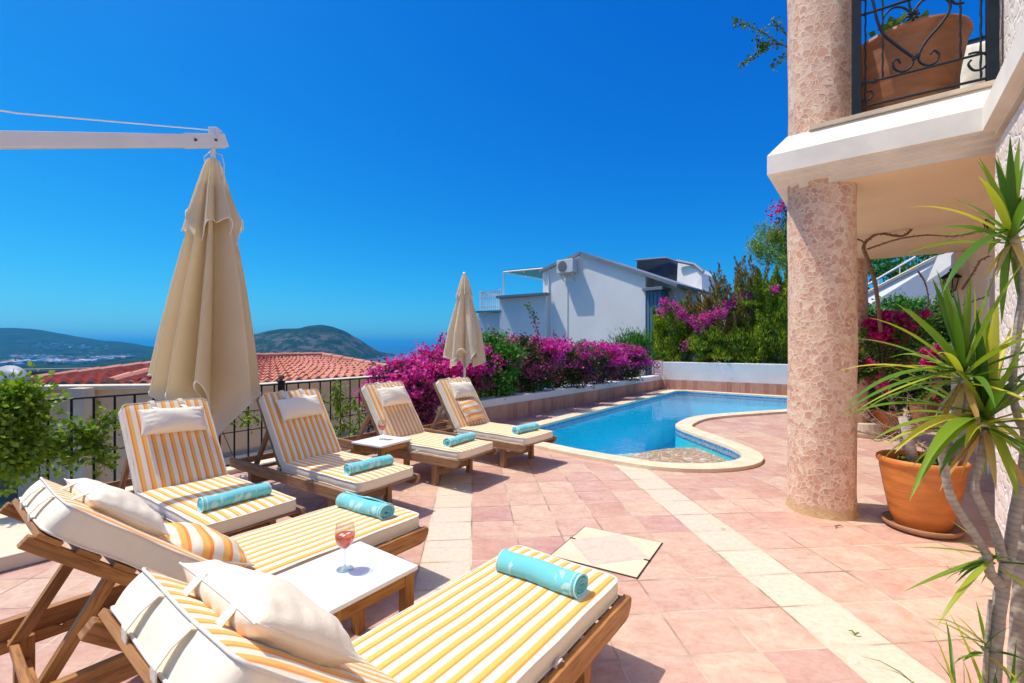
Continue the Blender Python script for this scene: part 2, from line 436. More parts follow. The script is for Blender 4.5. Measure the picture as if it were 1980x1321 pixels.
M['marble_slab'] = simple('threshold_marble', (.72, .58, .42), .45, .12, 5, .1, 40)
M['dark_gap'] = simple('dark_gap', (.03, .022, .018), .9, .2, 20, 0)
# marble band of the low walls: tall narrow slabs
k = N('marble_band', .6, .3); co = k.coord('UV'); s_ = k.sep(co)
cell = k.math('FLOOR', k.math('DIVIDE', s_[0], .17)); wn = k.n('ShaderNodeTexWhiteNoise', noise_dimensions='1D'); k.L(cell, wn.inputs['W'])
fr = k.math('FRACT', k.math('DIVIDE', s_[0], .17))
c_ = k.ramp(wn.outputs['Value'], [(0, (.46, .25, .17)), (.4, (.56, .33, .24)), (.75, (.60, .40, .30)), (1, (.42, .22, .17))])
c_ = k.mix(.8, c_, k.ramp(k.noise(k.coord('UV', (9, 1.5, 1)), 2.5, 6, .65), [(.3, (.7, .66, .62)), (.7, (1.2, 1.15, 1.1))]), 'MULTIPLY')
k.color(k.mix(k.math('MULTIPLY', k.math('LESS_THAN', fr, .045), .7), c_, (.62, .50, .38))); k.bump(k.noise(co, 20, 4), .2, .004)
M['band'] = k.m
# terracotta pot with throwing grooves
def terracotta(name, c):
    k = N(name, .55, .4); co = k.coord('Object'); x = k.sep(co)
    ring = k.noise(k.coord('Object', (.6, .6, 22)), 2.5, 4, .6)
    k.color(k.ramp(k.noise(k.coord('Object', (2, 2, 7)), 2, 5), [(.28, tuple(v*.66 for v in c)), (.6, c), (.85, tuple(min(1, v*1.3) for v in c))]))
    k.bump(ring, .5, .008); return k.m
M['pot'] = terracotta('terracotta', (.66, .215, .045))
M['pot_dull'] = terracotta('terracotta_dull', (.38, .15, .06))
M['saucer'] = terracotta('terracotta_saucer', (.42, .22, .11))
# roof tile, terracotta, aged
k = N('roof_tile', .75, .25); co = k.coord('Object')
wn = k.n('ShaderNodeTexWhiteNoise', noise_dimensions='3D')
k.color(k.mix(.6, k.ramp(k.noise(co, 2.2, 5), [(.3, (.50, .19, .12)), (.7, (.66, .29, .20))]), k.ramp(k.noise(co, 9, 4), [(.3, (.8, .75, .75)), (.7, (1.2, 1.2, 1.2))]), 'MULTIPLY'))
k.bump(k.noise(co, 30, 3), .2, .004); M['rooftile'] = k.m
# pool tiles
def pool_mat(name, c1, c2, band=False, dk=(.01, .08, .3)):
    k = N(name, .35, .4); co = k.coord('Object')
    br = k.n('ShaderNodeTexVoronoi', feature='F1', distance='CHEBYCHEV'); k.L(co, br.inputs['Vector']); br.inputs['Scale'].default_value = 38; br.inputs['Randomness'].default_value = 0
    rc = k.sep(br.outputs['Color'])
    c = k.ramp(rc[0], [(0, c1), (1, c2)])
    ca = k.n('ShaderNodeTexVoronoi', feature='SMOOTH_F1')
    dd = k.n('ShaderNodeVectorMath', operation='ADD'); k.L(k.coord('Object', (1, 1, .4)), dd.inputs[0]); ns = k.n('ShaderNodeTexNoise'); k.L(co, ns.inputs['Vector']); ns.inputs['Scale'].default_value = 2; k.L(ns.outputs['Color'], dd.inputs[1])
    k.color(c)
    return k.m
M['pool'] = pool_mat('pool_mosaic', (.03, .68, .90), (.08, .80, .95))
M['pool_band'] = pool_mat('pool_band_mosaic', (.01, .12, .42), (.12, .38, .62))
# water
k = N('water', .02, .5); k.t.nodes.remove(k.b)
fr = k.n('ShaderNodeFresnel'); fr.inputs['IOR'].default_value = 1.33
tr = k.n('ShaderNodeBsdfTransparent'); tr.inputs[0].default_value = (.90, .98, 1, 1)
gl = k.n('ShaderNodeBsdfGlossy'); gl.inputs['Roughness'].default_value = .02
bp = k.n('ShaderNodeBump'); bp.inputs['Strength'].default_value = .25; bp.inputs['Distance'].default_value = .02
k.L(k.noise(k.coord('Object', (1, 1, 1)), 3.2, 3, .5, .8), bp.inputs['Height'])
k.L(bp.outputs[0], gl.inputs['Normal']); k.L(bp.outputs[0], fr.inputs['Normal'])
mx = k.n('ShaderNodeMixShader'); k.L(fr.outputs[0], mx.inputs[0]); k.L(tr.outputs[0], mx.inputs[1]); k.L(gl.outputs[0], mx.inputs[2]); k.L(mx.outputs[0], k.out.inputs[0])
M['water'] = k.m
# thin glass
k = N('clear_glass'); k.t.nodes.remove(k.b)
lw = k.n('ShaderNodeLayerWeight'); lw.inputs['Blend'].default_value = .5; g_ = k.n('ShaderNodeNewGeometry')
fac = k.math('ADD', k.math('MULTIPLY', k.math('POWER', lw.outputs['Facing'], 3), .75), .07)
tr = k.n('ShaderNodeBsdfTransparent'); tr.inputs[0].default_value = (.80, .85, .88, 1)
gl = k.n('ShaderNodeBsdfGlossy'); gl.inputs['Roughness'].default_value = .04
mx = k.n('ShaderNodeMixShader'); k.L(fac, mx.inputs[0]); k.L(tr.outputs[0], mx.inputs[1]); k.L(gl.outputs[0], mx.inputs[2]); k.L(mx.outputs[0], k.out.inputs[0])
M['glass'] = k.m
k = N('rose_wine', .08, .4); k.color((.90, .16, .05)); tr = k.n('ShaderNodeBsdfTransparent'); tr.inputs[0].default_value = (1, .45, .25, 1)
mx = k.n('ShaderNodeMixShader'); mx.inputs[0].default_value = .35; k.L(k.b.outputs[0], mx.inputs[1]); k.L(tr.outputs[0], mx.inputs[2]); k.L(mx.outputs[0], k.out.inputs[0]); M['wine'] = k.m
k = N('ice', .1, .5); k.color((.95, .72, .60)); M['ice'] = k.m
# foliage
def leaf(name, stops, trans=.35, rough=.5):
    k = N(name, rough, .35); g = k.n('ShaderNodeNewGeometry')
    c = k.ramp(g.outputs['Random Per Island'], stops); k.color(c)
    tr = k.n('ShaderNodeBsdfTranslucent'); k.L(k.mix(1, c, (1.3, 1.35, .6), 'MULTIPLY'), tr.inputs[0])
    mx = k.n('ShaderNodeMixShader'); mx.inputs[0].default_value = trans
    k.L(k.b.outputs[0], mx.inputs[1]); k.L(tr.outputs[0], mx.inputs[2]); k.L(mx.outputs[0], k.out.inputs[0])
    return k.m
M['leaf'] = leaf('leaf_green', [(0, (.035, .085, .012)), (.5, (.08, .17, .02)), (.85, (.16, .28, .03)), (1, (.25, .33, .05))])
M['leaf_bright'] = leaf('leaf_bright', [(0, (.10, .20, .02)), (.5, (.20, .34, .03)), (1, (.36, .46, .05))])
M['leaf_dark'] = leaf('leaf_dark', [(0, (.015, .045, .01)), (.6, (.03, .085, .015)), (.9, (.07, .14, .02)), (1, (.18, .12, .04))])
M['leaf_vivid'] = leaf('leaf_vivid', [(0, (.03, .14, .02)), (.6, (.07, .25, .03)), (1, (.16, .38, .05))])
M['conifer'] = leaf('conifer_green', [(0, (.10, .20, .014)), (.6, (.26, .37, .02)), (1, (.52, .54, .04))], .45)
M['conifer_brown'] = leaf('conifer_brown', [(0, (.09, .12, .02)), (.45, (.19, .19, .04)), (.7, (.36, .21, .08)), (1, (.45, .22, .08))], .3)
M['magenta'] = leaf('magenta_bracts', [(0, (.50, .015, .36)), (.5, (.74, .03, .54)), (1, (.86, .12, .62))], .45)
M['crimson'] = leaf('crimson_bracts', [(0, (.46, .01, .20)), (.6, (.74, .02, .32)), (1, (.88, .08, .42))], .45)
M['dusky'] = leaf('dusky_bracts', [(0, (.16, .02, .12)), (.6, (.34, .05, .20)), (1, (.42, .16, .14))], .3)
M['yucca_leaf'] = leaf('spiky_leaf', [(0, (.05, .13, .012)), (.4, (.11, .23, .018)), (.72, (.27, .36, .025)), (1, (.58, .52, .06))], .3, .38)
M['yucca_dry'] = leaf('dry_leaf', [(0, (.45, .22, .05)), (.6, (.62, .42, .14)), (1, (.62, .55, .28))], .2, .6)
M['bark'] = simple('bark', (.20, .13, .085), .9, .3, 12, .6, 60, .006)
# pale ringed trunk
k = N('pale_ringed_bark', .8, .2); co = k.coord('UV', (1, 1, 1)); s_ = k.sep(co)
rg = k.n('ShaderNodeTexWave', wave_type='BANDS', bands_direction='X'); k.L(co, rg.inputs['Vector']); rg.inputs['Scale'].default_value = 14; rg.inputs['Distortion'].default_value = 2.5; rg.inputs['Detail'].default_value = 3; rg.inputs['Detail Scale'].default_value = 2
k.color(k.mix(.6, k.ramp(k.noise(co, 14, 5), [(.3, (.28, .21, .16)), (.7, (.54, .46, .38))]), k.ramp(rg.outputs['Fac'], [(.0, (.72, .68, .64)), (.2, (1, 1, 1)), (1, (1.05, 1.05, 1.05))]), 'MULTIPLY')); k.bump(rg.outputs['Fac'], .35, .002); M['pale_bark'] = k.m
M['thorn'] = simple('dry_twig', (.30, .17, .11), .9, .3, 20, .3, 80)
M['red'] = simple('sign_red', (.70, .03, .05), .5, .05, 5, 0)
M['sign'] = simple('sign_white', (.80, .80, .80), .5, .03, 5, 0)
M['black'] = simple('black_print', (.03, .03, .03), .5, .1, 5, 0)
M['lampglass'] = simple('lantern_glass', (.42, .36, .25), .2, .15, 10, 0)
M['dish'] = simple('grey_dish', (.30, .33, .38), .5, .05, 4, 0)

# ================================================================ SETTING
FEN0 = Vector((-3.3, 5.29, 0)); FD = Vector((.589, .808, 0)).normalized(); FN = Vector((-FD.y, FD.x, 0))  # FN: outwards
def fen(t, off=0, z=0): return FEN0+FD*t+FN*off+Z*z
WL0 = Vector((-.215, 9.0, 0)); WC = G(1278, 752)                 # low wall beside the pool, and its far corner
WD = (WC-WL0).normalized(); WNn = Vector((-WD.y, WD.x, 0))
RD = (G(1523.6, 765)-WC).normalized(); RNn = Vector((-RD.y, RD.x, 0))
if RNn.y < 0: RNn = -RNn

# pool outline
def catmull(pts, n=8, closed=False):
    out = []; k = len(pts)
    for i in range(k if closed else k-1):
        p0, p1, p2, p3 = pts[(i-1) % k] if (closed or i) else pts[0], pts[i], pts[(i+1) % k], pts[(i+2) % k] if (closed or i+2 < k) else pts[-1]
        for j in range(n):
            t = j/n
            out.append(.5*((2*p1)+(p2-p0)*t+(2*p0-5*p1+4*p2-p3)*t*t+(3*p1-p0-3*p2+p3)*t**3))
    if not closed: out.append(pts[-1])
    return out
CZ = .045
front = [G(x, y, CZ) for x, y in [(1111.5, 866.7), (1199.4, 881.8), (1275, 893), (1354, 896), (1412, 891), (1434, 881), (1414.5, 865), (1354, 842.4), (1312, 826.5), (1309, 818), (1340, 805.5), (1400, 799), (1523.6, 791)]]
curve = catmull(front, 8)
pool_in = [Vector((-.0735, 7.446, CZ)), G(1038.8, 851.5, CZ)]+curve+[G(1640, 783, CZ), G(1640, 772.5, CZ), G(1523.6, 767.5, CZ), G(1330, 755.5, CZ), G(1308, 755.5, CZ), G(1142, 797, CZ)]
def offset_poly(poly, d):
    out = []; n = len(poly)
    area = sum(poly[i].x*poly[(i+1) % n].y-poly[(i+1) % n].x*poly[i].y for i in range(n))
    sg = 1 if area > 0 else -1
    for i in range(n):
        a, b, c = poly[i-1], poly[i], poly[(i+1) % n]
        d1 = (b-a); d2 = (c-b)
        n1 = Vector((d1.y, -d1.x, 0)).normalized()*sg; n2 = Vector((d2.y, -d2.x, 0)).normalized()*sg
        m = (n1+n2); m = m/max(.35, m.length_squared)*2 if m.length > 1e-6 else n1
        if m.length > 1.6: m = m.normalized()*1.6
        out.append(b+m*d*1.0)
    return out
pool_out = offset_poly(pool_in, .27)
# smooth the outer line a little where the curve is tight
def relax(poly, it, lo, hi):
    p = [v.copy() for v in poly]
    for _ in range(it):
        q = [v.copy() for v in p]
        for i in range(lo, hi): q[i] = (p[i-1]+p[i]*2+p[i+1])/4
        p = q
    return p
pool_out = relax(pool_out, 14, 3, len(curve))
def flat(p, z): return Vector((p.x, p.y, z))

# terrace floor with the pool cut out
edge_l = [fen(-12, .12), fen(8, .12)]
outer = [Vector((-16, -9, 0)), Vector((14, -9, 0)), Vector((16, 12, 0)), Vector((9.5, 16.5, 0)), WC+WNn*.3+WD*.5, WL0+WNn*.3-WD*1.2, fen(3.2, .12), fen(-11, .12)]
hole = [flat(p, 0) for p in offset_poly(pool_in, .06)]
mb = MB()
allp = outer+hole
for t in geometry.tessellate_polygon([outer, hole]):
    a, b, c = [allp[i] for i in t]
    if (b-a).cross(c-a).z < 0: t = (t[0], t[2], t[1])
    mb.quad([allp[i] for i in t])
tag(mb.build('terrace_floor', M['floor']), kind='structure')
# coping ring
mb = MB(); n = len(pool_in)
for i in range(n):
    j = (i+1) % n
    a, b, c, d = pool_in[i], pool_in[j], pool_out[j], pool_out[i]
    mb.quad([flat(a, CZ), flat(b, CZ), flat(c, CZ), flat(d, CZ)])
    mb.quad([flat(d, CZ), flat(c, CZ), flat(c, .001), flat(d, .001)])
    mb.quad([flat(a, CZ-.045), flat(b, CZ-.045), flat(b, CZ), flat(a, CZ)])
k = N('coping_stone_joint', .6, .35); co_ = k.coord('Object'); br = k.n('ShaderNodeTexVoronoi', feature='DISTANCE_TO_EDGE'); k.L(co_, br.inputs['Vector']); br.inputs['Scale'].default_value = 1.7; br.inputs['Randomness'].default_value = .6
k.color(k.mix(k.math('MULTIPLY', k.math('LESS_THAN', br.outputs[0], .006), .45), k.ramp(k.noise(co_, 5, 6, .6), [(.3, (.72, .55, .36)), (.6, (.82, .68, .48))]), (.5, .36, .22))); k.bump(k.noise(co_, 60, 4), .3, .003)
tag(mb.build('pool_coping', k.m, smooth=False), kind='structure')
# basin: walls, waterline band, floor sloping deeper to the far end, shallow mosaic step
mb = MB()
for i in range(n):
    a, b = pool_in[i], pool_in[(i+1) % n]
    mb.quad([flat(b, CZ-.045), flat(a, CZ-.045), flat(a, -.12), flat(b, -.12)], mi=1)
    mb.quad([flat(b, -.12), flat(a, -.12), flat(a, -1.55), flat(b, -1.55)], mi=0)
fp = [flat(p, 0) for p in pool_in]
for t in geometry.tessellate_polygon([fp]):
    pts = [flat(fp[i], -1.5) for i in t]
    if (pts[1]-pts[0]).cross(pts[2]-pts[0]).z < 0: pts = pts[::-1]
    mb.quad(pts)
tag(mb.build('pool_basin', [M['pool'], M['pool_band']]), kind='structure')
# shallow step
sc_ = G(1352, 884, -.1); stp = []
stepc = [G(x, y, -.2) for x, y in [(1195, 893), (1235, 878), (1290, 868.5), (1360, 866), (1405, 868), (1440, 880), (1436, 893), (1400, 900), (1350, 905), (1275, 905)]]
stepc = catmull(stepc, 5, True)
cen = sum(stepc, Vector())/len(stepc)
mb = MB()
inner = [cen+(p-cen)*.70 for p in stepc]
for i in range(len(stepc)):
    j = (i+1) % len(stepc)
    a, b, c, d = inner[i], inner[j], stepc[j], stepc[i]
    q = [flat(a, -.17), flat(b, -.17), flat(c, -.19), flat(d, -.19)]
    if (q[1]-q[0]).cross(q[2]-q[0]).z < 0: q = q[::-1]
    mb.quad(q, [(p.x, p.y) for p in q], 0)
    mb.quad([flat(c, -.19), flat(d, -.19), flat(d, -1.49), flat(c, -1.49)], mi=1)
    q = [flat(cen, -.17), flat(a, -.17), flat(b, -.17)]
    if (q[1]-q[0]).cross(q[2]-q[0]).z < 0: q = q[::-1]
    mb.quad(q, [(p.x, p.y) for p in q], 0)
sh_ = G(1255, 868, -.35)-G(1335, 880, -.35); st2 = [cen+(p-cen)*1.12+sh_ for p in stepc]; cen2 = sum(st2, Vector())/len(st2)
for i in range(len(st2)):
    j = (i+1) % len(st2); a, b = st2[i], st2[j]
    q = [flat(cen2, -.40), flat(a, -.40), flat(b, -.40)]
    if (q[1]-q[0]).cross(q[2]-q[0]).z < 0: q = q[::-1]
    mb.quad(q, [(p.x, p.y) for p in q], 2); mb.quad([flat(a, -.40), flat(b, -.40), flat(b, -1.49), flat(a, -1.49)], mi=1)
M['mosaic_step2'] = stone_mosaic('lower_step_mosaic', [(.0, (.22, .42, .40)), (.5, (.38, .55, .50)), (1, (.30, .42, .34))], (.62, .74, .66), 9, .3)
tag(mb.build('pool_step', [M['mosaic_step'], M['pool'], M['mosaic_step2']]), kind='structure')
mb = MB()
for t in geometry.tessellate_polygon([fp]):
    pts = [flat(fp[i], -.022) for i in t]
    if (pts[1]-pts[0]).cross(pts[2]-pts[0]).z < 0: pts = pts[::-1]
    mb.quad(pts)
tag(mb.build('pool_water', M['water']), kind='structure')

# low wall left of the pool: marble band, white rendering, cap
def low_wall(name, p0, p1, nrm, hb, ht, thick, label):
    root = empty(name, (0, 0, 0), label=label, cat='wall')
    d = (p1-p0).normalized(); L = (p1-p0).length
    mb = MB(); q = [p0, p1, p1+Z*hb, p0+Z*hb]
    o = -nrm*.012
    mb.quad([v+o for v in q], [(0, 0), (L, 0), (L, hb), (0, hb)])
    mb.quad([p0+o+Z*hb, p1+o+Z*hb, p1+Z*hb, p0+Z*hb], [(0, 0), (L, 0), (L, .01), (0, .01)])
    mb.build('marble_band', M['band'], root)
    mb = MB(); c = (p0+p1)/2+nrm*thick/2+Z*ht/2
    mb.frame(c, d*L/2, nrm*thick/2, Z*ht/2)
    mb.build('rendered_wall', M['stucco'], root, bevel=.012)
    return root
low_wall('pool_wall', WL0-WD*1.7, WC, WNn, .31, .455, .32, 'low white wall with pink marble band below the bougainvillea hedge')
r_ = low_wall('garden_wall', WC, WC+RD*7.5, RNn, .33, .92, .3, 'taller white wall with marble band at the far end of the pool')

# near hillside, plain, hills
def hillh(x, y):
    r = x/np.maximum(y, 1)*F+CX     # pixel column
    return r
def sil(pts, x): return np.interp(x, [p[0] for p in pts], [p[1] for p in pts])
def vnoise(x, y, s=1.0, o=4, seed=0):
    g = np.random.default_rng(seed); t = g.random((64, 64)); out = 0; amp = 1; tot = 0
    for k_ in range(o):
        X = x/s*2**k_+k_*13.7; Y = y/s*2**k_+k_*7.1
        xi = np.floor(X).astype(int); yi = np.floor(Y).astype(int); fx = X-xi; fy = Y-yi
        fx = fx*fx*(3-2*fx); fy = fy*fy*(3-2*fy)
        a = t[xi % 64, yi % 64]; b = t[(xi+1) % 64, yi % 64]; c = t[xi % 64, (yi+1) % 64]; d = t[(xi+1) % 64, (yi+1) % 64]
        out = out+amp*((a*(1-fx)+b*fx)*(1-fy)+(c*(1-fx)+d*fx)*fy); tot += amp; amp *= .5
    return out/tot-.5
SEA = -70.0
def ridge(name, silh, Y0, depth, mat, base=SEA-3, nx=260, ny=60, rough=10, seed=1):
    pxs = np.linspace(silh[0][0], silh[-1][0], nx); v = np.linspace(-1, 1, ny)
    mb = MB(); P_ = []
    for i, px in enumerate(pxs):
        py = sil(silh, px)
        top = CH-(py-HY)*Y0/F
        for j, vv in enumerate(v):
            Y = Y0+vv*depth; X = (px-CX)/F*Y0*(1+.25*vv*depth/Y0)
            prof = max(0, 1-abs(vv)**1.5)
            nz = float(vnoise(np.array([X]), np.array([Y]), 300, 5, seed)[0])
            z = base+(top-base)*prof+nz*rough*(abs(vv) > .02)*min(1, abs(vv)*3)*(1 if top > base+20 else .2)
            P_.append((X, Y, z))
    mb.v = P_
    for i in range(nx-1):
        for j in range(ny-1):
            mb.face((i*ny+j, (i+1)*ny+j, (i+1)*ny+j+1, i*ny+j+1))
    o = mb.build(name, mat, smooth=True); tag(o, kind='structure'); return o
def land_mat(name, rock=True, town=False):
    k = N(name, .95, .1); co = k.coord('Object')
    c = k.ramp(k.noise(co, .012, 8, .68), [(.35, (.003, .022, .018)), (.5, (.008, .042, .028)), (.65, (.025, .065, .035))])
    dots = k.noise(co, .09, 3, .7)
    c = k.mix(.75, c, k.ramp(dots, [(.38, (.35, .4, .4)), (.6, (1.5, 1.4, 1.3))]), 'MULTIPLY')
    if rock:
        g = k.n('ShaderNodeNewGeometry'); nz = k.sep(g.outputs['Normal'])
        x = k.sep(co)
        rf = k.noise(k.coord('Object', (1, 1, .45)), .018, 7, .7)
        hz = k.ramp(k.math('DIVIDE', k.math('ADD', x[2], 70), 200), [(.05, 0), (.2, 1), (.6, 1), (.72, 0)])
        m = k.math('MULTIPLY', k.ramp(rf, [(.48, 0), (.58, 1)]), hz)
        c = k.mix(k.math('MULTIPLY', m, .5), c, (.20, .17, .16))
    k.color(c); k.bump(k.noise(co, .03, 6, .7), 1.0, 12)
    return k.m
ridge('headland', [(430, 690), (455, 668), (480, 650), (520, 640), (545, 636), (580, 635), (600, 630), (622, 628), (640, 631), (663, 639), (684, 653), (698, 664), (719, 681), (740, 693), (755, 699)], 2600, 620, land_mat('headland_scrub'), rough=55, seed=3)
ridge('left_hill', [(-420, 660), (-250, 640), (-120, 648), (-40, 640), (25, 634), (60, 636), (110, 647), (150, 655), (200, 659), (240, 666), (290, 672), (330, 678), (370, 700)], 4200, 1100, land_mat('hill_scrub', False), rough=60, seed=5)
# plain between the hills, with a near slope falling away from the terraces
mb = MB(); nr, na = 150, 120; P_ = []
for i in range(nr):
    Y = 6*(3600/6)**(i/(nr-1))
    for j in range(na):
        rt = -2.6+(j/(na-1))*4.6
        X = rt*Y
        d = Y
        t = min(1, max(0, (d-6)/1100)); drop = -3.2-(60.5)*(1-(1-t)**2.6)
        side = 1/(1+math.exp(-(rt+.02)*9))            # rises towards the right-hand side
        z = drop*(1-side)+(-2.0+min(d, 300)*.02)*side
        if rt > -.40 and rt < .1 and Y > 500: z = min(z, SEA-12)
        z += float(vnoise(np.array([X]), np.array([Y]), 160, 4, 9)[0])*min(14, d*.02)*(1-side)
        P_.append((X, Y, z))
mb.v = P_
for i in range(nr-1):
    for j in range(na-1): mb.face((i*na+j, i*na+j+1, (i+1)*na+j+1, (i+1)*na+j))
tag(mb.build('hillside', land_mat('plain_scrub', False), smooth=True), kind='structure')
mb = MB()
for i in range(12):
    y0, y1 = 200*1.6**i, 200*1.6**(i+1)
    y1 = min(y1, 30000)
    mb.quad([(-30000 if i > 8 else -y1*3, y0, SEA), (30000 if i > 8 else y1*3, y0, SEA), (30000 if i > 8 else y1*3, y1, SEA), (-30000 if i > 8 else -y1*3, y1, SEA)])
k = N('sea', .35, .5); k.color(k.ramp(k.noise(k.coord('Object', (1, .3, 1)), .002, 4), [(.3, (.004, .075, .17)), (.7, (.008, .11, .22))])); k.bump(k.noise(k.coord('Object'), .05, 4), .3, 2)
tag(mb.build('sea', k.m), kind='structure')
# towns on the plain: small houses as one mass of tiny boxes each
mb = MB(); g = random.Random(4)
for _ in range(420):
    cl = g.choice([(110, 698, 50, 4), (190, 692, 40, 3), (55, 690, 60, 5), (235, 690, 30, 3), (90, 668, 55, 5), (160, 672, 60, 6), (30, 700, 40, 4), (165, 698, 22, 2)])
    px = g.gauss(cl[0], cl[2]*.45); py = g.gauss(cl[1], cl[3]*.5)
    if py < 676: Y = g.uniform(3300, 3700); z = CH-(py-HY)*Y/F+1
    else:
        z = -58; Y = F*(CH-z)/(py-HY)
        Y = min(Y, 3300)
    if px > 300: continue
    s0 = g.uniform(8, 16); X = (px-CX)/F*Y
    mb.box((X, Y, z), (s0*1.6, s0, g.uniform(5, 9)), mi=0 if g.random() < .75 else 1)
tag(mb.build('distant_town', [M['stucco'], M['rooftile']]), 'scatter of tiny white and red-roofed houses on the plain below the left hill', 'town', kind='stuff')
# haze
mb = MB(); mb.box((0, 14000, 70), (64000, 36000, 290)) 
hz = bpy.data.materials.new('haze'); hz.use_nodes = True; t_ = hz.node_tree
t_.nodes.remove(t_.nodes['Principled BSDF']); pv = t_.nodes.new('ShaderNodeVolumePrincipled')
pv.inputs['Color'].default_value = (.06, .52, 1, 1); pv.inputs['Density'].default_value = .00008; pv.inputs['Anisotropy'].default_value = .2
t_.links.new(pv.outputs[0], t_.nodes['Material Output'].inputs['Volume'])
HAZE = mb.build('haze', hz); tag(HAZE, kind='stuff')

# ================================================================ LOUNGERS
def rrect(u, v, hx, hy, r):
    """map square [-1,1]^2 to a rounded rectangle"""
    x, y = u*hx, v*hy
    cx_, cy_ = max(0, abs(x)-(hx-r)), max(0, abs(y)-(hy-r))
    if cx_ > 0 and cy_ > 0:
        m = max(cx_, cy_); l = math.hypot(cx_, cy_)
        cx_, cy_ = cx_*m/l, cy_*m/l
        x = math.copysign(hx-r+cx_, x); y = math.copysign(hy-r+cy_, y)
    return x, y
def cushion(name, L, W, T, parent, seed=0, nx=40, ny=18, puff=.012, mats=None):
    """box cushion along +x from 0 to L, centred on y, bottom at z=0; slots: striped top, cream side"""
    g = random.Random(seed); ph = [g.uniform(0, 6) for _ in range(4)]
    mb = MB(); hx, hy, r = L/2, W/2, .045
    def top(u, v, sgn):
        a, b = u*2-1, v*2-1
        # denser towards edges
        a = math.copysign(abs(a)**.85, a); b = math.copysign(abs(b)**.85, b)
        x, y = rrect(a, b, hx, hy, r)
        e = (1-abs(a)**10)*(1-abs(b)**8)
        z = (T if sgn > 0 else 0)+sgn*puff*e*(1+.12*math.sin(x*9+ph[0])*math.cos(y*7+ph[1]))
        z += sgn*.0008*math.sin(x*23+ph[2])*e
        return Vector((x+hx, y, z))
    uvf = lambda u, v: (lambda q: (q.y+.0, q.x))(top(u, v, 1))
    mb.surf(lambda u, v: top(u, v, 1), nx, ny, 0, False, uvf)
    mb.surf(lambda u, v: top(u, v, -1), nx//2, ny//2, 1, True, uvf)
    # side strip
    per = []
    for i in range(60): per.append((-1+2*i/60, -1))
    for i in range(24): per.append((1, -1+2*i/24))
    for i in range(60): per.append((1-2*i/60, 1))
    for i in range(24): per.append((-1, 1-2*i/24))
    m = len(per); b = len(mb.v); lv = 5
    for q in range(lv+1):
        t = q/lv; bul = .006*math.sin(math.pi*t)
        for i, (a, c) in enumerate(per):
            x, y = rrect(a, c, hx+bul, hy+bul, r)
            z = T*t+.0035*math.sin(i*.55+ph[3])*math.sin(math.pi*t)
            mb.v.append((x+hx, y, z))
    for q in range(lv):
        for i in range(m):
            j = (i+1) % m
            mb.face((b+q*m+i, b+q*m+j, b+(q+1)*m+j, b+(q+1)*m+i), [(i*.03, T*q/lv), ((i+1)*.03, T*q/lv), ((i+1)*.03, T*(q+1)/lv), (i*.03, T*(q+1)/lv)], 1)
    o = mb.build(name, mats or [M['stripe'], M['cream']], parent, smooth=True)
    # piping cords along both edges
    for zz in (T-.001, .003):
        pts = []
        for i, (a, c) in enumerate(per+per[:1]):
            x, y = rrect(a, c, hx+.003, hy+.003, r); pts.append((x+hx, y, zz+.002*math.sin(i*.3+ph[0])))
        pm = MB().tube(pts, .0042, 6, cap=False); pm.build('piping', M['piping'], o, smooth=True)
    return o

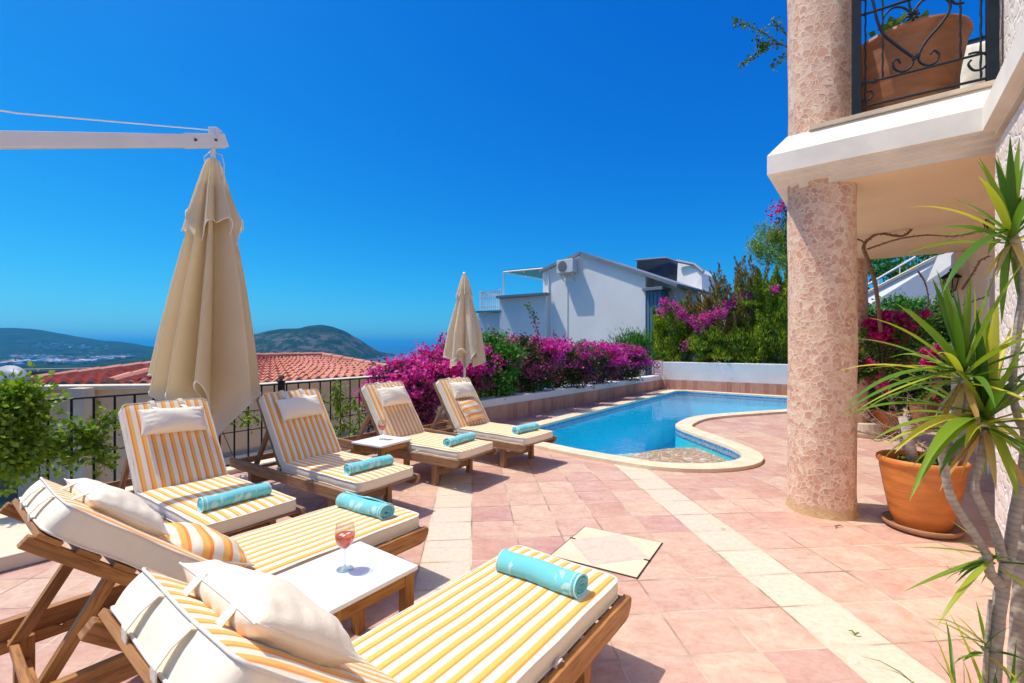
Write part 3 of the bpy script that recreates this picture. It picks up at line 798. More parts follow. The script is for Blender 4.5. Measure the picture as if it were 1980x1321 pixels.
def lounger(ang, label, wood_, seed, tie=True):
    root = empty('sun_lounger', label=label, cat='sun lounger', group='striped sun loungers around the terrace')
    HW, LR, ZR, HH = .352, 2.08, .325, 1.17
    # side rails with rounded lower ends
    for s in (-1, 1):
        y = s*(HW-.018); prof = [(-.0, ZR), (LR, ZR), (LR+.01, ZR-.02), (LR-.03, ZR-.092), (.06, ZR-.092), (.022, ZR-.08), (-.004, ZR-.048), (-.012, ZR-.02)]
        mb = MB(); mb.prism([Vector((x, y-.018, z)) for x, z in prof], (0, 0, 0), (0, .036, 0)); 
        # remap uv so the grain runs along the rail
        mb.uv = [[(mb.v[i][0]+s, mb.v[i][2]*1.0+mb.v[i][1]) for i in f] for f in mb.f]
        mb.build('side_rail', wood_, root, bevel=.004)
    for xx in (.36, 1.72):
        for s in (-1, 1):
            MB().box((xx, s*(HW-.045-.018), (ZR-.07)/2), (.062, .055, ZR-.07)).build('leg', wood_, root, bevel=.004)
        MB().box((xx, 0, .13), (.028, 2*(HW-.09)-.002, .07)).build('cross_rail', wood_, root, bevel=.003)
    mb = MB()
    for i in range(9):
        mb.box((.05+i*.132, 0, ZR-.018), (.085, 2*(HW-.036)-.004, .018))
    mb.build('slats', wood_, root, bevel=.002)
    MB().box((LR-.06, 0, ZR-.05), (.03, 2*(HW-.036)-.002, .06)).build('end_rail', wood_, root, bevel=.003)
    # notched rails that hold the strut, just inside the side rails
    for s in (-1, 1):
        mb = MB(); pr = [(1.30, .25), (1.44, .25), (1.45, .235), (1.48, .25), (1.59, .25), (1.60, .235), (1.63, .25), (1.74, .25), (1.75, .235), (1.78, .25), (2.03, .25), (2.03, .205), (1.30, .205)]
        mb.prism([Vector((x, s*(HW-.055)-.012, z)) for x, z in pr], (0, 0, 0), (0, .024, 0))
        mb.uv = [[(mb.v[i][0]+s, mb.v[i][2]+mb.v[i][1]) for i in f] for f in mb.f]
        mb.build('notched_rail', wood_, root, bevel=.0025)
    # backrest frame
    ca, sa = math.cos(ang), math.sin(ang); h = Vector((HH, 0, ZR-.015)); U = Vector((ca, 0, sa)); V = Vector((-sa, 0, ca))
    BL = .80
    mb = MB()
    for s in (-1, 1):
        mb.frame(h+U*BL/2+Vector((0, s*.27, 0))-V*.012, U*BL/2, Vector((0, .02, 0)), V*.022)
    bf = mb.build('backrest_frame', wood_, root, bevel=.004)
    mb = MB()
    for i in range(6):
        mb.frame(h+U*(.06+i*.137)+V*.020, U*.042, Vector((0, .30, 0)), V*.009)
    mb.build('slats', wood_, bf, bevel=.002)
    # strut pair from the back of the frame down to the notched rails
    jt = h+U*.47-V*.03; xn = 1.755 if ang < R(50) else 1.755
    for s in (-1, 1):
        MB().beam(jt+Vector((0, s*.245, 0)), Vector((xn, s*.285*.86+0, .24)), .034, .045, up=U).build('strut', wood_, root, bevel=.003)
    MB().beam(Vector((xn, -.29, .245)), Vector((xn, .29, .245)), .028, .028).build('strut_bar', wood_, root, bevel=.003)
    # cushions
    c1 = cushion('seat_cushion', 1.16, .60, .075, root, seed); c1.location = (.012, 0, ZR-.005)
    c2 = cushion('back_cushion', .76, .60, .098 if ang < R(50) else .078, root, seed+1, 26, 18); c2.rotation_euler = (0, -ang, 0)
    o = h+V*.034+U*.02; c2.location = o
    # tie cords and little bow at the hinge and the side
    for s in (-1, 1):
        b = Vector((.60, s*.313, ZR+.018))
        mb = MB()
        for q in range(2):
            pts = [b+Vector((math.cos(t)*.022*(1 if q else -1)-.0, s*(.004+.012*math.sin(t)), .014*math.sin(t*1.0)-.012)) for t in [i*.5 for i in range(13)]]
            mb.tube(pts, .0045, 6)
        mb.tube([b, b+Vector((.03, s*.014, -.03)), b+Vector((.045, s*.012, -.05))], .004, 6)
        mb.tube([b, b+Vector((-.03, s*.014, -.02)), b+Vector((-.035, s*.012, -.055))], .004, 6)
        mb.build('tie', M['piping'], root, smooth=True)
        b = Vector((HH+.0, s*.30, ZR+.01)); mb = MB()
        mb.tube([b+Vector((0, 0, .02)), b+Vector((.0, s*.02, .0)), b+Vector((.02, s*.03, -.02)), b+Vector((.015, s*.0, -.05)), b+Vector((.0, -s*.03, -.16)), b+Vector((.03, -s*.02, -.25))], .0045, 6)
        mb.tube([b+Vector((-.02, s*.01, .01)), b+Vector((.0, s*.03, .02)), b+Vector((.02, s*.012, .0)), b+Vector((-.01, s*.016, -.01))], .006, 6)
        mb.build('tie', M['piping'], root, smooth=True)
    return root, (h, U, V)

def pillow_mb(L, W, T, seed=0, mi=0, n=36, pinch=.06, wr=1.0):
    """lens pillow centred on origin, lying in xy (L along x)"""
    g = random.Random(seed); ph = [g.uniform(0, 6) for _ in range(6)]
    mb = MB()
    def pt(u, v, s):
        a, b = u*2-1, v*2-1
        a = math.sin(a*math.pi/2); b = math.sin(b*math.pi/2)
        x = a*L/2*(1-pinch*(1-b*b)*abs(a)**3); y = b*W/2*(1-pinch*1.4*(1-a*a)*abs(b)**3)
        e = max(0, (1-abs(a)**2.4))**.55*max(0, (1-abs(b)**2.4))**.55
        wk = wr*.006*(math.sin(a*22+ph[0]+2*math.sin(b*3))*max(0, abs(b)-.45)*2*(1-abs(b))*3+math.sin(b*17+ph[1])*max(0, abs(a)-.5)*(1-abs(a))*6)
        wk += wr*.004*math.sin(a*5+b*4+ph[2])
        return Vector((x, y, s*(T/2*e+wk*min(1, e*2))))
    for s in (1, -1):
        mb.surf(lambda u, v: pt(u, v, s), n, n, mi, s < 0, lambda u, v: ((u-.5)*L, (v-.5)*W+.02))
    pts = []
    for i in range(n): pts.append(pt(i/n, 0, 1))
    for i in range(n): pts.append(pt(1, i/n, 1))
    for i in range(n): pts.append(pt(1-i/n, 1, 1))
    for i in range(n+1): pts.append(pt(0, 1-i/n, 1))
    return mb, pts

loungers = []
LAB = {3: 'striped lounger farthest left along the railing, with a beam shadow across its seat',
       4: 'striped lounger in front of the railing post, left of the rear side table',
       5: 'striped lounger just right of the rear side table',
       6: 'striped lounger nearest the pool, in front of the small closed parasol',
       1: 'large foreground striped lounger at the bottom, right of the white table',
       2: 'foreground striped lounger left of the white table, cut off by the left edge'}
near, hN = lounger(R(41), LAB[1], M['wood'], 3)
far_, hF = lounger(R(56), LAB[3], M['wood_weathered'], 11)
def mid(a, b): return (a+b)/2
POSE = {1: (mid(G(1002, 1053, .4), G(1194.7, 1117, .4)), (-.603, -.797)),
        2: (mid(G(1002, 1053, .4), G(1194.7, 1117, .4))-P*1.352-A*.064+Vector((0, .02, 0)), (-.603, -.797)),
        3: (mid(G(393, 1016.7, .4), G(574.4, 964, .4)), (-.822, .57)),
        4: (mid(G(694.4, 935, .4), G(798.8, 902, .4)), (-.824, .567)),
        5: (mid(G(885, 875.4, .4), G(957, 853.3, .4)), (-.832, .555)),
        6: (mid(G(1014, 848.7, .4), G(1071, 832.4, .4)), (-.783, .622))}
LM = {}
for i, (c, d) in POSE.items():
    src = near if i < 3 else far_
    o = src if i in (1, 3) else copy_tree(src)
    o.location = (c.x-d[0]*.015, c.y-d[1]*.015, 0); o.rotation_euler = (0, 0, math.atan2(d[1], d[0]))
    o['label'] = LAB[i]
    LM[i] = Matrix.Translation(o.location) @ Matrix.Rotation(math.atan2(d[1], d[0]), 4, 'Z')

# head pillows with two straps going over the top of the backrest
def head_pillow(hh, dist, seed, L=.44, W=.22, T=.12, tilt=0.0, lift=.0, rz=0.0):
    h, U, V = hh
    root = empty('head_pillow')
    mb, pts = pillow_mb(L, W, T, seed, 0, 34, .05)
    c = h+V*.034+U*.02+U*dist+V*(.088+T*.36+lift)
    # local axes: x -> lounger y, y -> U
    Mx = Matrix(((0, U.x, V.x, c.x), (-1, 0, 0, c.y), (0, U.z, V.z, c.z), (0, 0, 0, 1))) @ Matrix.Rotation(rz, 4, 'Z') @ Matrix.Rotation(tilt, 4, 'X')
    mb.v = [tuple(Mx @ Vector(p)) for p in mb.v]
    mb.build('cover', M['pillow'], root, smooth=True)
    MB().tube([Mx @ p for p in pts], .0025, 5, cap=False).build('seam', M['pillow'], root, smooth=True)
    for s in (-1, 1):
        yy = s*.10
        st = [Mx @ Vector((yy, W*.30, T*.33)), Mx @ Vector((yy, W*.47, T*.10))]
        base = h+V*.034+U*.02+Vector((0, -yy, 0))
        q = [base+U*min(.72, dist+W*.5+.05)+V*.094, base+U*.74+V*.096, base+U*.775+V*.088, base+U*.787+V*.05, base+U*.787+V*.01, base+U*.76-V*.02]
        path = st+q; mb = MB(); w_ = .016; b = len(mb.v)
        for k_, p_ in enumerate(path):
            mb.v.append(tuple(p_+Vector((0, w_, 0)))); mb.v.append(tuple(p_-Vector((0, w_, 0))))
        for k_ in range(len(path)-1):
            mb.face((b+2*k_, b+2*k_+1, b+2*k_+3, b+2*k_+2), [(0, k_*.05), (.03, k_*.05), (.03, k_*.05+.05), (0, k_*.05+.05)])
        so_ = mb.build('strap', M['cream'], root)
        md = so_.modifiers.new('thick', 'SOLIDIFY'); md.thickness = .003
    return root
PLAB = {3: 'cream head pillow on the leftmost back lounger, under the big parasol', 4: 'cream head pillow on the lounger left of the rear side table',
        5: 'cream head pillow on the lounger just right of the rear side table', 6: 'cream head pillow lying above a striped cushion on the lounger nearest the pool',
        1: 'big cream pillow closest to the viewer, hanging from two straps on the foreground backrest', 2: 'cream pillow on the foreground lounger at the left edge, overlapping a striped cushion'}
PP = {1: dict(dist=.55, L=.43, W=.34, T=.14, tilt=R(0), lift=.008), 2: dict(dist=.53, L=.42, W=.34, T=.13, tilt=R(0), lift=.0, rz=R(2)),
      3: dict(dist=.545, L=.46, W=.225, T=.155, rz=R(-3)), 4: dict(dist=.535, L=.45, W=.23, T=.155, rz=R(2)), 5: dict(dist=.53, L=.45, W=.25, T=.15), 6: dict(dist=.53, L=.43, W=.25, T=.15, rz=R(-3))}
for i in PP:
    r_ = head_pillow(hN if i < 3 else hF, seed=40+i, **PP[i]); r_.matrix_world = LM[i]
    tag(r_, PLAB[i], 'pillow', 'cream head pillows on the loungers')
# striped scatter cushions
M['stripe_c'] = stripe_mat('striped_cushion_cover', .062, .01)
def scatter(mat, label, seed, L=.42, W=.34, T=.14):
    root = empty('striped_cushion', label=label, cat='cushion', group='striped scatter cushions')
    mb, pts = pillow_mb(L, W, T, seed, 0, 34, .03, 1.2)
    mb.uv = [[(b, a) for a, b in f] for f in mb.uv]
    c_ = mb.build('cover', M['stripe_c'], root, smooth=True)
    MB().tube(pts, .005, 6, cap=False).build('piping', M['piping'], root, smooth=True)
    root.matrix_world = mat; return root
h, U, V = hF; c = h+U*.24+V*(.034+.088+.055)
scatter(LM[6] @ Matrix(((0, U.x, V.x, c.x), (-1, 0, 0, c.y+.02), (0, U.z, V.z, c.z), (0, 0, 0, 1))) @ Matrix.Rotation(R(3), 4, 'Z'), 'yellow striped cushion below the head pillow of the lounger nearest the pool', 5, .36, .32, .12)
c = Vector((1.20, -.02, .40+.12))
scatter(LM[2] @ Matrix.Translation(c) @ Matrix.Rotation(R(-26), 4, 'Y') @ Matrix.Rotation(R(90), 4, 'Z'), 'orange striped cushion lying at the fold of the foreground lounger by the left edge', 6, .46, .44, .19)

# towels
def towel(mat, label, seed, L=.42, r=.055):
    root = empty('rolled_towel', label=label, cat='towel', group='rolled turquoise towels on the loungers')
    g = random.Random(seed); mb = MB(); nt_, nl = 150, 14; ph = g.uniform(0, 6)
    turns = 3.3; r0 = .010
    sq = .88
    def P0(t, l, off):
        th = t*turns*2*math.pi+ph; rr = r0+(r-r0)*t+off
        if off > 0: pass
        lx = (l-.5)*L; wob = .0035*math.sin(l*9+th*1.3+ph)*t
        y = math.cos(th)*(rr+wob)*1.06; z = math.sin(th)*(rr+wob)*sq
        z = max(z, -r*sq*.86)
        ex = .006*math.sin(t*23+ph)*(1 if l > .5 else -1)*(abs(l-.5)*2)**6
        return Vector((lx+ex, y, z+r*sq*.86))
    mb.surf(lambda u, v: P0(u, v, 0), nt_, nl, 0, False, lambda u, v: (v*L, u*turns*math.pi*r*1.1))
    o = mb.build('terry_cloth', M['towel'], root, smooth=True)
    md = o.modifiers.new('thick', 'SOLIDIFY'); md.thickness = .0095; md.offset = 0
    # hem: folded edge lines at both ends of the roll
    for e in (-1, 1):
        pts = [P0(t/60*.34+.66, .5+e*.497, .004) for t in range(61)]
        MB().tube(pts, .0042, 6).build('hem', M['towel_hem'], root, smooth=True)
    root.matrix_world = mat; return root
M['towel_hem'] = cloth('towel_hem', (.50, .84, .82), .3)
TW = {1: (.27, 0.02, 2, 'turquoise patterned towel roll on the big foreground lounger, nearest the bottom of the picture'), 2: (.22, -.02, 5, 'turquoise towel roll on the foreground lounger behind the glass and white table'),
      3: (.27, 0, 0, 'long turquoise towel roll on the leftmost back lounger'), 4: (.26, .0, -3, 'turquoise towel roll on the lounger left of the rear side table'),
      5: (.27, -.01, 2, 'turquoise towel roll on the lounger right of the rear side table'), 6: (.24, 0, -4, 'turquoise towel roll on the lounger beside the pool')}
for i, (x, y, a, lb) in TW.items():
    towel(LM[i] @ Matrix.Translation((x, y, .404)) @ Matrix.Rotation(R(90+a), 4, 'Z'), lb, 60+i, .43 if i != 6 else .40, .056)

# ================================================================ SIDE TABLES, GLASSES
def table(cx, cy, rz, sx, sy, h, label):
    root = empty('side_table', (cx, cy, 0), rz, label=label, cat='side table', group='white topped side tables')
    mb = MB().box((0, 0, h-.011), (sx, sy, .022)); mb.build('table_top', M['top'], root, bevel=.005, seg=3)
    for i in (-1, 1):
        for j in (-1, 1):
            MB().box((i*(sx/2-.04), j*(sy/2-.04), (h-.0225)/2), (.052, .052, h-.0225)).build('leg', M['table_wood'], root, bevel=.003)
    mb = MB()
    for j in (-1, 1): mb.box((0, j*(sy/2-.028), h-.0225-.03), (sx-.132-.002, .02, .058))
    for i in (-1, 1): mb.box((i*(sx/2-.028), 0, h-.0225-.03), (.02, sy-.132-.002, .058))
    mb.build('apron', M['table_wood'], root, bevel=.002)
    return root
tc = (G(525, 1115.8, .45)+G(695.3, 1046.6, .45)+G(807.8, 1092, .45)+G(636.3, 1182.8, .45))/4
ad = (G(695.3, 1046.6, .45)-G(525, 1115.8, .45)); 
table(tc.x, tc.y, math.atan2(ad.y, ad.x), .47, .455, .45, 'white topped wooden side table between the two foreground loungers')
ft = [G(680, 853.5, .45), G(734, 866.5, .45), G(797.5, 850, .45), G(742, 837, .45)]
tc2 = sum(ft, Vector())/4; ad2 = ft[2]-ft[1]
table(tc2.x, tc2.y, math.atan2(ad2.y, ad2.x), .46, .45, .45, 'white topped wooden side table between two back loungers near the fence')
def glass(loc, label, sc_=1.0, fill=.5):
    root = empty('wine_glass', loc, label=label, cat='wine glass', group='stemmed glasses of rose wine')
    prof = [(.0, .001), (.036, .001), (.037, .003), (.030, .006), (.010, .010), (.0045, .016), (.0036, .03), (.0036, .080), (.006, .088), (.018, .096), (.032, .112), (.0405, .135), (.0425, .155), (.040, .178), (.034, .205)]
    mb = MB().lathe([(a*sc_, b*sc_) for a, b in prof], 40); mb.build('glass_body', M['glass'], root, smooth=True)
    wp = [(0, .090), (.016, .0965), (.0305, .1125), (.0390, .1352), (.0408, .150), (.0, .150)]
    mb = MB().lathe([(a*sc_, b*sc_) for a, b in wp], 40); mb.build('wine', M['wine'], root, smooth=False)
    for (x, y, z, a) in [(.012, .008, .147, .4), (-.014, -.004, .146, 1.1), (.002, -.018, .1475, .2)]:
        mb = MB().frame((x*sc_, y*sc_, z*sc_), (.009*math.cos(a), .009*math.sin(a), .002), (-.009*math.sin(a), .009*math.cos(a), 0), (0, 0, .008))
        mb.build('ice_cube', M['ice'], root, bevel=.003)
    return root
g1 = G(667, 1101, .45); glass((g1.x, g1.y, .4502), 'glass of rose wine with ice on the white table in the foreground', 1.08)
g2 = G(739, 849.5, .45); glass((g2.x, g2.y, .4502), 'small looking glass of rose wine on the far side table', 1.05)

# ================================================================ PARASOLS
def canopy_closed(prof, folds, amp, seed, hem, n=96, m=40, center=None, sharp=1.6, mi=0):
    """closed cloth: prof(t)->(radius, z) for t in 0..1, hem(theta)->extra drop at t=1"""
    g = random.Random(seed); ph = g.uniform(0, 6); ja = [g.uniform(.5, 1.3) for _ in range(64)]; jp = [g.uniform(-.25, .25) for _ in range(64)]
    mb = MB()
    def fn(u, v):
        th = v*2*math.pi; t = u
        r, z = prof(t)
        k_ = th*folds/(2*math.pi)+ph+.22*math.sin(2*th+ph)+.1*math.sin(5*th)
        i = int(math.floor(k_)) % folds; fr_ = k_-math.floor(k_)
        w_ = (.5-.5*math.cos(2*math.pi*fr_))**sharp
        a = amp(t)*ja[i]
        rr = r*(1-a*(1-w_))
        sw = jp[i]*.5*t*math.sin(math.pi*fr_)
        z2 = z-hem(th)*t**3-(w_)*0
        x = rr*math.cos(th+sw); y = rr*math.sin(th+sw)
        c = center(t) if center else (0, 0)
        return Vector((x+c[0], y+c[1], z2))
    mb.surf(fn, m, n, mi, False, lambda u, v: (v*1.5, u*2.5))
    edge = [fn(1, v/n) for v in range(n+1)]
    return mb, edge
# big cantilever parasol, arm sloping down to a mast left of the frame
UE = Vector((-3.0, 4.6, 3.56)); UP = Vector((-3.72, 3.3, 2.985)); ud = (UP-UE).normalized()
MAST = UE+ud*2.35
root = empty('cantilever_parasol', (MAST.x, MAST.y, 0), label='big closed cream cantilever parasol hanging from a long white arm at the left', cat='parasol')
def rel(v): return Vector(v)-Vector((MAST.x, MAST.y, 0))
hub = UE+Vector((0, 0, 0))
MB().beam(rel(UE+ud*.10), rel(MAST), .075, .115).build('arm', M['white_metal'], root, bevel=.008)
mb = MB().beam(rel(UE-ud*.10), rel(UE+ud*.30), .088, .128); mb.box(rel(UE+Vector((.0, 0, .075))), (.09, .09, .10)); mb.build('arm_head', M['white_metal'], root, bevel=.006)
for o_ in (.0, .2):
    q = rel(UE+ud*(o_+.02)); sd = ud.cross(Z).normalized()
    MB().tube([q-sd*.055, q+sd*.055], .013, 10).build('bolt', M['bolt'], root)
MB().tube([rel(UE+ud*.05+Z*.11), rel(UE+ud*1.5+Z*.20), rel(MAST+Z*.35)], .006, 6).build('cable', M['white_metal'], root)
MB().tube([rel((MAST.x, MAST.y, .08)), rel((MAST.x, MAST.y, MAST.z+.4))], .05, 16).build('mast', M['white_metal'], root)
HB = Vector((-3.02, 4.6, 0))
MB().tube([rel(HB+Z*3.5), rel(HB+Z*1.2)], .022, 12).build('pole', M['white_metal'], root)
mb = MB(); mb.tube([rel(HB+Vector((.02, 0, 3.44))), rel(HB+Vector((.09, 0, 3.42))), rel(HB+Vector((.11, 0, 3.32))), rel(HB+Vector((.10, .0, 3.0)))], .006, 6); mb.tube([rel(HB+Vector((-.02, 0, 3.46))), rel(HB+Vector((-.09, 0, 3.40))), rel(HB+Vector((-.08, 0, 3.30)))], .005, 6); mb.build('cord', M['white_metal'], root, smooth=True)
def lerp(pts, t):
    for (a, x), (b, y) in zip(pts, pts[1:]):
        if t <= b: q = (t-a)/(b-a); return x+(y-x)*q
    return pts[-1][1]
z0, z1 = 3.10, 1.18
pf = [(0, .12), (.2, .20), (.5, .32), (.8, .425), (1, .485)]
def hemb(th):
    d = lambda a, w_: math.exp(-((math.sin((th-a)/2)*2)/w_)**2)
    return .62*d(R(-28), .40)+.30*d(R(-80), .22)+.22*d(R(-118), .25)+.35*d(R(60), .5)+.3*d(R(120), .5)-.04*d(R(-147), .3)-.10*d(R(-60), .12)
mb, ed = canopy_closed(lambda t: (lerp(pf, t), z0+(z1-z0)*t), 9, lambda t: .62+.12*t, 5, hemb, 300, 80, lambda t: (-.03*0+(-.05)*t, 0), 1.0)
off = rel(HB); mb.v = [tuple(Vector(p)+off) for p in mb.v]
cn = mb.build('canopy', M['canopy'], root, smooth=True)
MB().tube([p+off for p in ed], .007, 6, cap=False).build('hem', M['hem'], cn, smooth=True)
def hems(th): 
    return .10*math.sin(4*th+1.2)+.06*math.sin(7*th+.4)
mb, ed = canopy_closed(lambda t: (lerp([(0, .055), (.1, .085), (.4, .15), (1, .275)], t), 3.37-(.70)*t), 7, lambda t: .30+.22*t, 9, hems, 200, 30, None, 1.2)
mb.v = [tuple(Vector(p)+off) for p in mb.v]
vt = mb.build('vent_flap', M['canopy'], root, smooth=True)
MB().tube([p+off for p in ed], .006, 6, cap=False).build('hem', M['hem'], vt, smooth=True)
mb = MB(); mb.prism([rel((-3.95, 2.95, .0)), rel((-3.2, 2.62, 0)), rel((-3.55, 1.9, 0)), rel((-4.6, 2.0, 0))], (0, 0, 0), (0, 0, .09))
bo = G(66, 1062, 0)
mb = MB(); c_ = rel((MAST.x, MAST.y, .05)); 
mb.frame(rel((-4.0, 3.0, .05)), A*.62, P*.5, Z*.05); mb.build('base', M['cap'], root, bevel=.01)

# small parasol by the hedge
SP = Vector(((898-CX)/F*7.5, 7.5, 0))
root = empty('patio_parasol', tuple(SP), label='small closed cream parasol on a white pole in front of the bougainvillea hedge', cat='parasol')
MB().tube([(0, 0, .05), (0, 0, 2.66)], .02, 12).build('pole', M['white_metal'], root, smooth=True)
mb = MB().lathe([(.0, 2.70), (.02, 2.695), (.032, 2.67), (.03, 2.64), (0, 2.63)], 16); mb.build('finial', M['white_metal'], root, smooth=True)
def hs_(th): return .06*math.sin(3*th+.5)+.05*math.sin(5*th+2)+.05*math.sin(8*th)
mb, ed = canopy_closed(lambda t: (lerp([(0, .09), (.15, .13), (.6, .285), (1, .36)], t), 2.42-(1.16)*t), 8, lambda t: .40+.16*t, 15, hs_, 160, 40, lambda t: (.0, 0), 1.1)
cn = mb.build('canopy', M['canopy_small'], root, smooth=True); MB().tube(ed, .006, 5, cap=False).build('hem', M['hem'], cn, smooth=True)
mb, ed = canopy_closed(lambda t: (lerp([(0, .022), (.1, .05), (1, .155)], t), 2.66-(.36)*t), 8, lambda t: .18+.15*t, 17, lambda th: .03*math.sin(6*th), 120, 20, None, 1.1)
cn = mb.build('vent_flap', M['canopy_small'], root, smooth=True); MB().tube(ed, .005, 5, cap=False).build('hem', M['hem'], cn, smooth=True)
mb = MB(); mb.tube([Vector((-.02+.06*math.cos(t), -.30+.0*t, 1.36+.07*math.sin(t))) for t in [i*.45 for i in range(12)]], .022, 8); mb.build('tie_strap', M['canopy_small'], root, smooth=True)
MB().lathe([(0, 0), (.22, 0), (.22, .05), (.05, .07), (.03, .22), (0, .22)], 24).build('base', M['cap'], root, smooth=False)

# ================================================================ FENCE
def fence_run(name, t0, t1, off, zb, zt, label, step=.155, mids=(.42, .70), base=.1, skip_zig=False):
    root = empty(name, tuple(fen(t0, off, 0)), label=label, cat='fence')
    o = fen(t0, off, 0)
    f_ = lambda t, z, lo=0: fen(t, off+lo, z)-o
    MB().beam(f_(t0, zt), f_(t1, zt), .04, .016).build('top_rail', M['iron'], root, bevel=.002)
    MB().beam(f_(t0, zb), f_(t1, zb), .03, .014).build('bottom_rail', M['iron'], root, bevel=.002)
    k_ = int((t1-t0)/step)
    bars = []
    for i in range(k_+1):
        t = t0+(i+.5)*step
        if t < t1: bars.append(t)
    for i, t in enumerate(bars[:98]):
        MB().box(f_(t, (zb+zt)/2), (.014, .014, zt-zb-.01)).build('bar', M['iron'], root)
    # staggered flat cross bands
    mb = MB()
    for j, t in enumerate(bars[:-1]):
        z_ = zb+(zt-zb)*(mids[0] if (j//2) % 2 == 0 else mids[0]+.0)
        mb.beam(f_(t, z_, -.008), f_(bars[j+1], z_, -.008), .012, .010)
    mb.build('cross_rail', M['iron'], root); mb = MB()
    for j, t in enumerate(bars[:-1]):
        z_ = zb+(zt-zb)*(mids[1] if (j//3) % 2 == 0 else mids[1]-.03)
        mb.beam(f_(t, z_, -.008), f_(bars[j+1], z_, -.008), .012, .010)
    mb.build('cross_rail', M['iron'], root)
    return root, f_
root, f_ = fence_run('railing', -1.56, 8.0, 0, .1, 1.0, 'black wrought iron railing along the left edge of the terrace behind the loungers')
pt = .62; q = f_(pt, .5)
MB().box(q, (.062, .062, 1.06)).build('post', M['iron'], root, bevel=.003)
MB().box(f_(pt, 1.035), (.075, .075, .02)).build('post_cap', M['iron'], root, bevel=.004)
mb = MB().lathe([(.0, 0), (.018, 0), (.014, .012), (.03, .022), (.038, .045), (.03, .068), (0, .08)], 20, f_(pt, 1.045)); mb.build('finial', M['bark'], root, smooth=True)
# kerb under the railing
mb = MB(); a, b = fen(-8, .06), fen(7.2, .06); mb.frame((a+b)/2+Z*.02, (b-a)/2, FN*.11, Z*.022)
tag(mb.build('terrace_kerb', M['coping'], bevel=.006), kind='structure')

# ================================================================ MANHOLE COVER
Pm, Qm, Rm = G(1131, 1019.4), G(1280.9, 1051.2), G(1232.4, 1119.4)
cm = (Pm+Rm)/2; e1 = (Qm-Pm)/2; e2 = (Rm-Qm)/2
root = empty('inspection_cover', tuple(cm), label='square stone inlaid inspection cover set in the terrace with a dark gap around it', cat='inspection cover')
mb = MB().frame((0, 0, .003), e1*1.012, e2*1.016, Z*.0012); mb.build('frame_gap', M['dark_gap'], root)
mb = MB(); q = .985; mb.frame((0, 0, .005), e1*q, e2*q, Z*.003)
k = N('cream_inlay', .55, .3); co_ = k.coord('Object'); k.color(k.ramp(k.noise(co_, 4, 6, .6, 1), [(.3, (.70, .55, .38)), (.7, (.80, .67, .48))])); M['inlay'] = k.m
k = N('pink_inlay', .55, .3); co_ = k.coord('Object'); k.color(k.ramp(k.noise(co_, 5, 6, .6, 1.5), [(.3, (.72, .42, .34)), (.5, (.78, .54, .42)), (.72, (.66, .36, .30))])); M['inlay_pink'] = k.m
mb.build('cover_plate', M['inlay'], root, bevel=.002)
mb = MB(); mb.quad([e1*.97+Z*.0085, e2*.97+Z*.0085, -e1*.97+Z*.0085, -e2*.97+Z*.0085][::-1]); mb.build('inlay', M['inlay_pink'], root)
mb = MB()
for s in (-1, 1): mb.frame((e1*.93*s if 0 else (e1*s*.95+e2*.12*s))+Z*.0095, e1.normalized()*.022, e2.normalized()*.008, Z*.001)
mb.build('lifting_slots', M['dark_gap'], root)

# ================================================================ LEAVES, SHRUBS
def leafmesh(name, Pn, size, mats, mi=None, parent=None, aspect=.45, up=.3, fold=.25, jitter=.35, seed=0, dirs=None, ns=6):
    """each leaf is a small folded diamond; Pn Nx3 centres"""
    g = np.random.default_rng(seed); Pn = np.asarray(Pn, float); n = len(Pn)
    if dirs is None:
        d = g.normal(size=(n, 3)); d[:, 2] += up
    else: d = np.asarray(dirs)+g.normal(size=(n, 3))*.25
    d /= np.linalg.norm(d, axis=1)[:, None]
    r = g.normal(size=(n, 3)); s = np.cross(d, r); s /= np.linalg.norm(s, axis=1)[:, None]+1e-9
    nn = np.cross(d, s)
    L = size*(1+jitter*(g.random(n)*2-1)); W = L*aspect
    a = Pn-d*L[:, None]*.5; c = Pn+d*L[:, None]*.5
    m = Pn+nn*(L*fold*.35)[:, None]-d*(L*.06)[:, None]
    b = m*1; e1 = Pn+s*(W*.5)[:, None]-d*(L*.08)[:, None]; e2 = Pn-s*(W*.5)[:, None]-d*(L*.08)[:, None]
    mid_ = Pn-nn*(L*fold*.3)[:, None]
    V_ = np.stack([a, e1, c, e2, mid_], 1).reshape(-1, 3)
    base = (np.arange(n)*5)[:, None]
    F_ = np.concatenate([base+np.array([0, 1, 4]), base+np.array([1, 2, 4]), base+np.array([2, 3, 4]), base+np.array([3, 0, 4])], 1).reshape(-1, 3)
    me = bpy.data.meshes.new(name); me.vertices.add(len(V_)); me.vertices.foreach_set('co', V_.ravel())
    me.loops.add(F_.size); me.loops.foreach_set('vertex_index', F_.ravel())
    me.polygons.add(len(F_)); me.polygons.foreach_set('loop_start', np.arange(len(F_))*3)
    me.polygons.foreach_set('loop_total', np.full(len(F_), 3))
    if not isinstance(mats, (list, tuple)): mats = [mats]
    for m_ in mats: me.materials.append(m_)
    if mi is not None: me.polygons.foreach_set('material_index', np.repeat(mi, 4))
    me.update(); me.validate()
    o = bpy.data.objects.new(name, me); COL.objects.link(o)
    if parent is not None: o.parent = parent
    return o
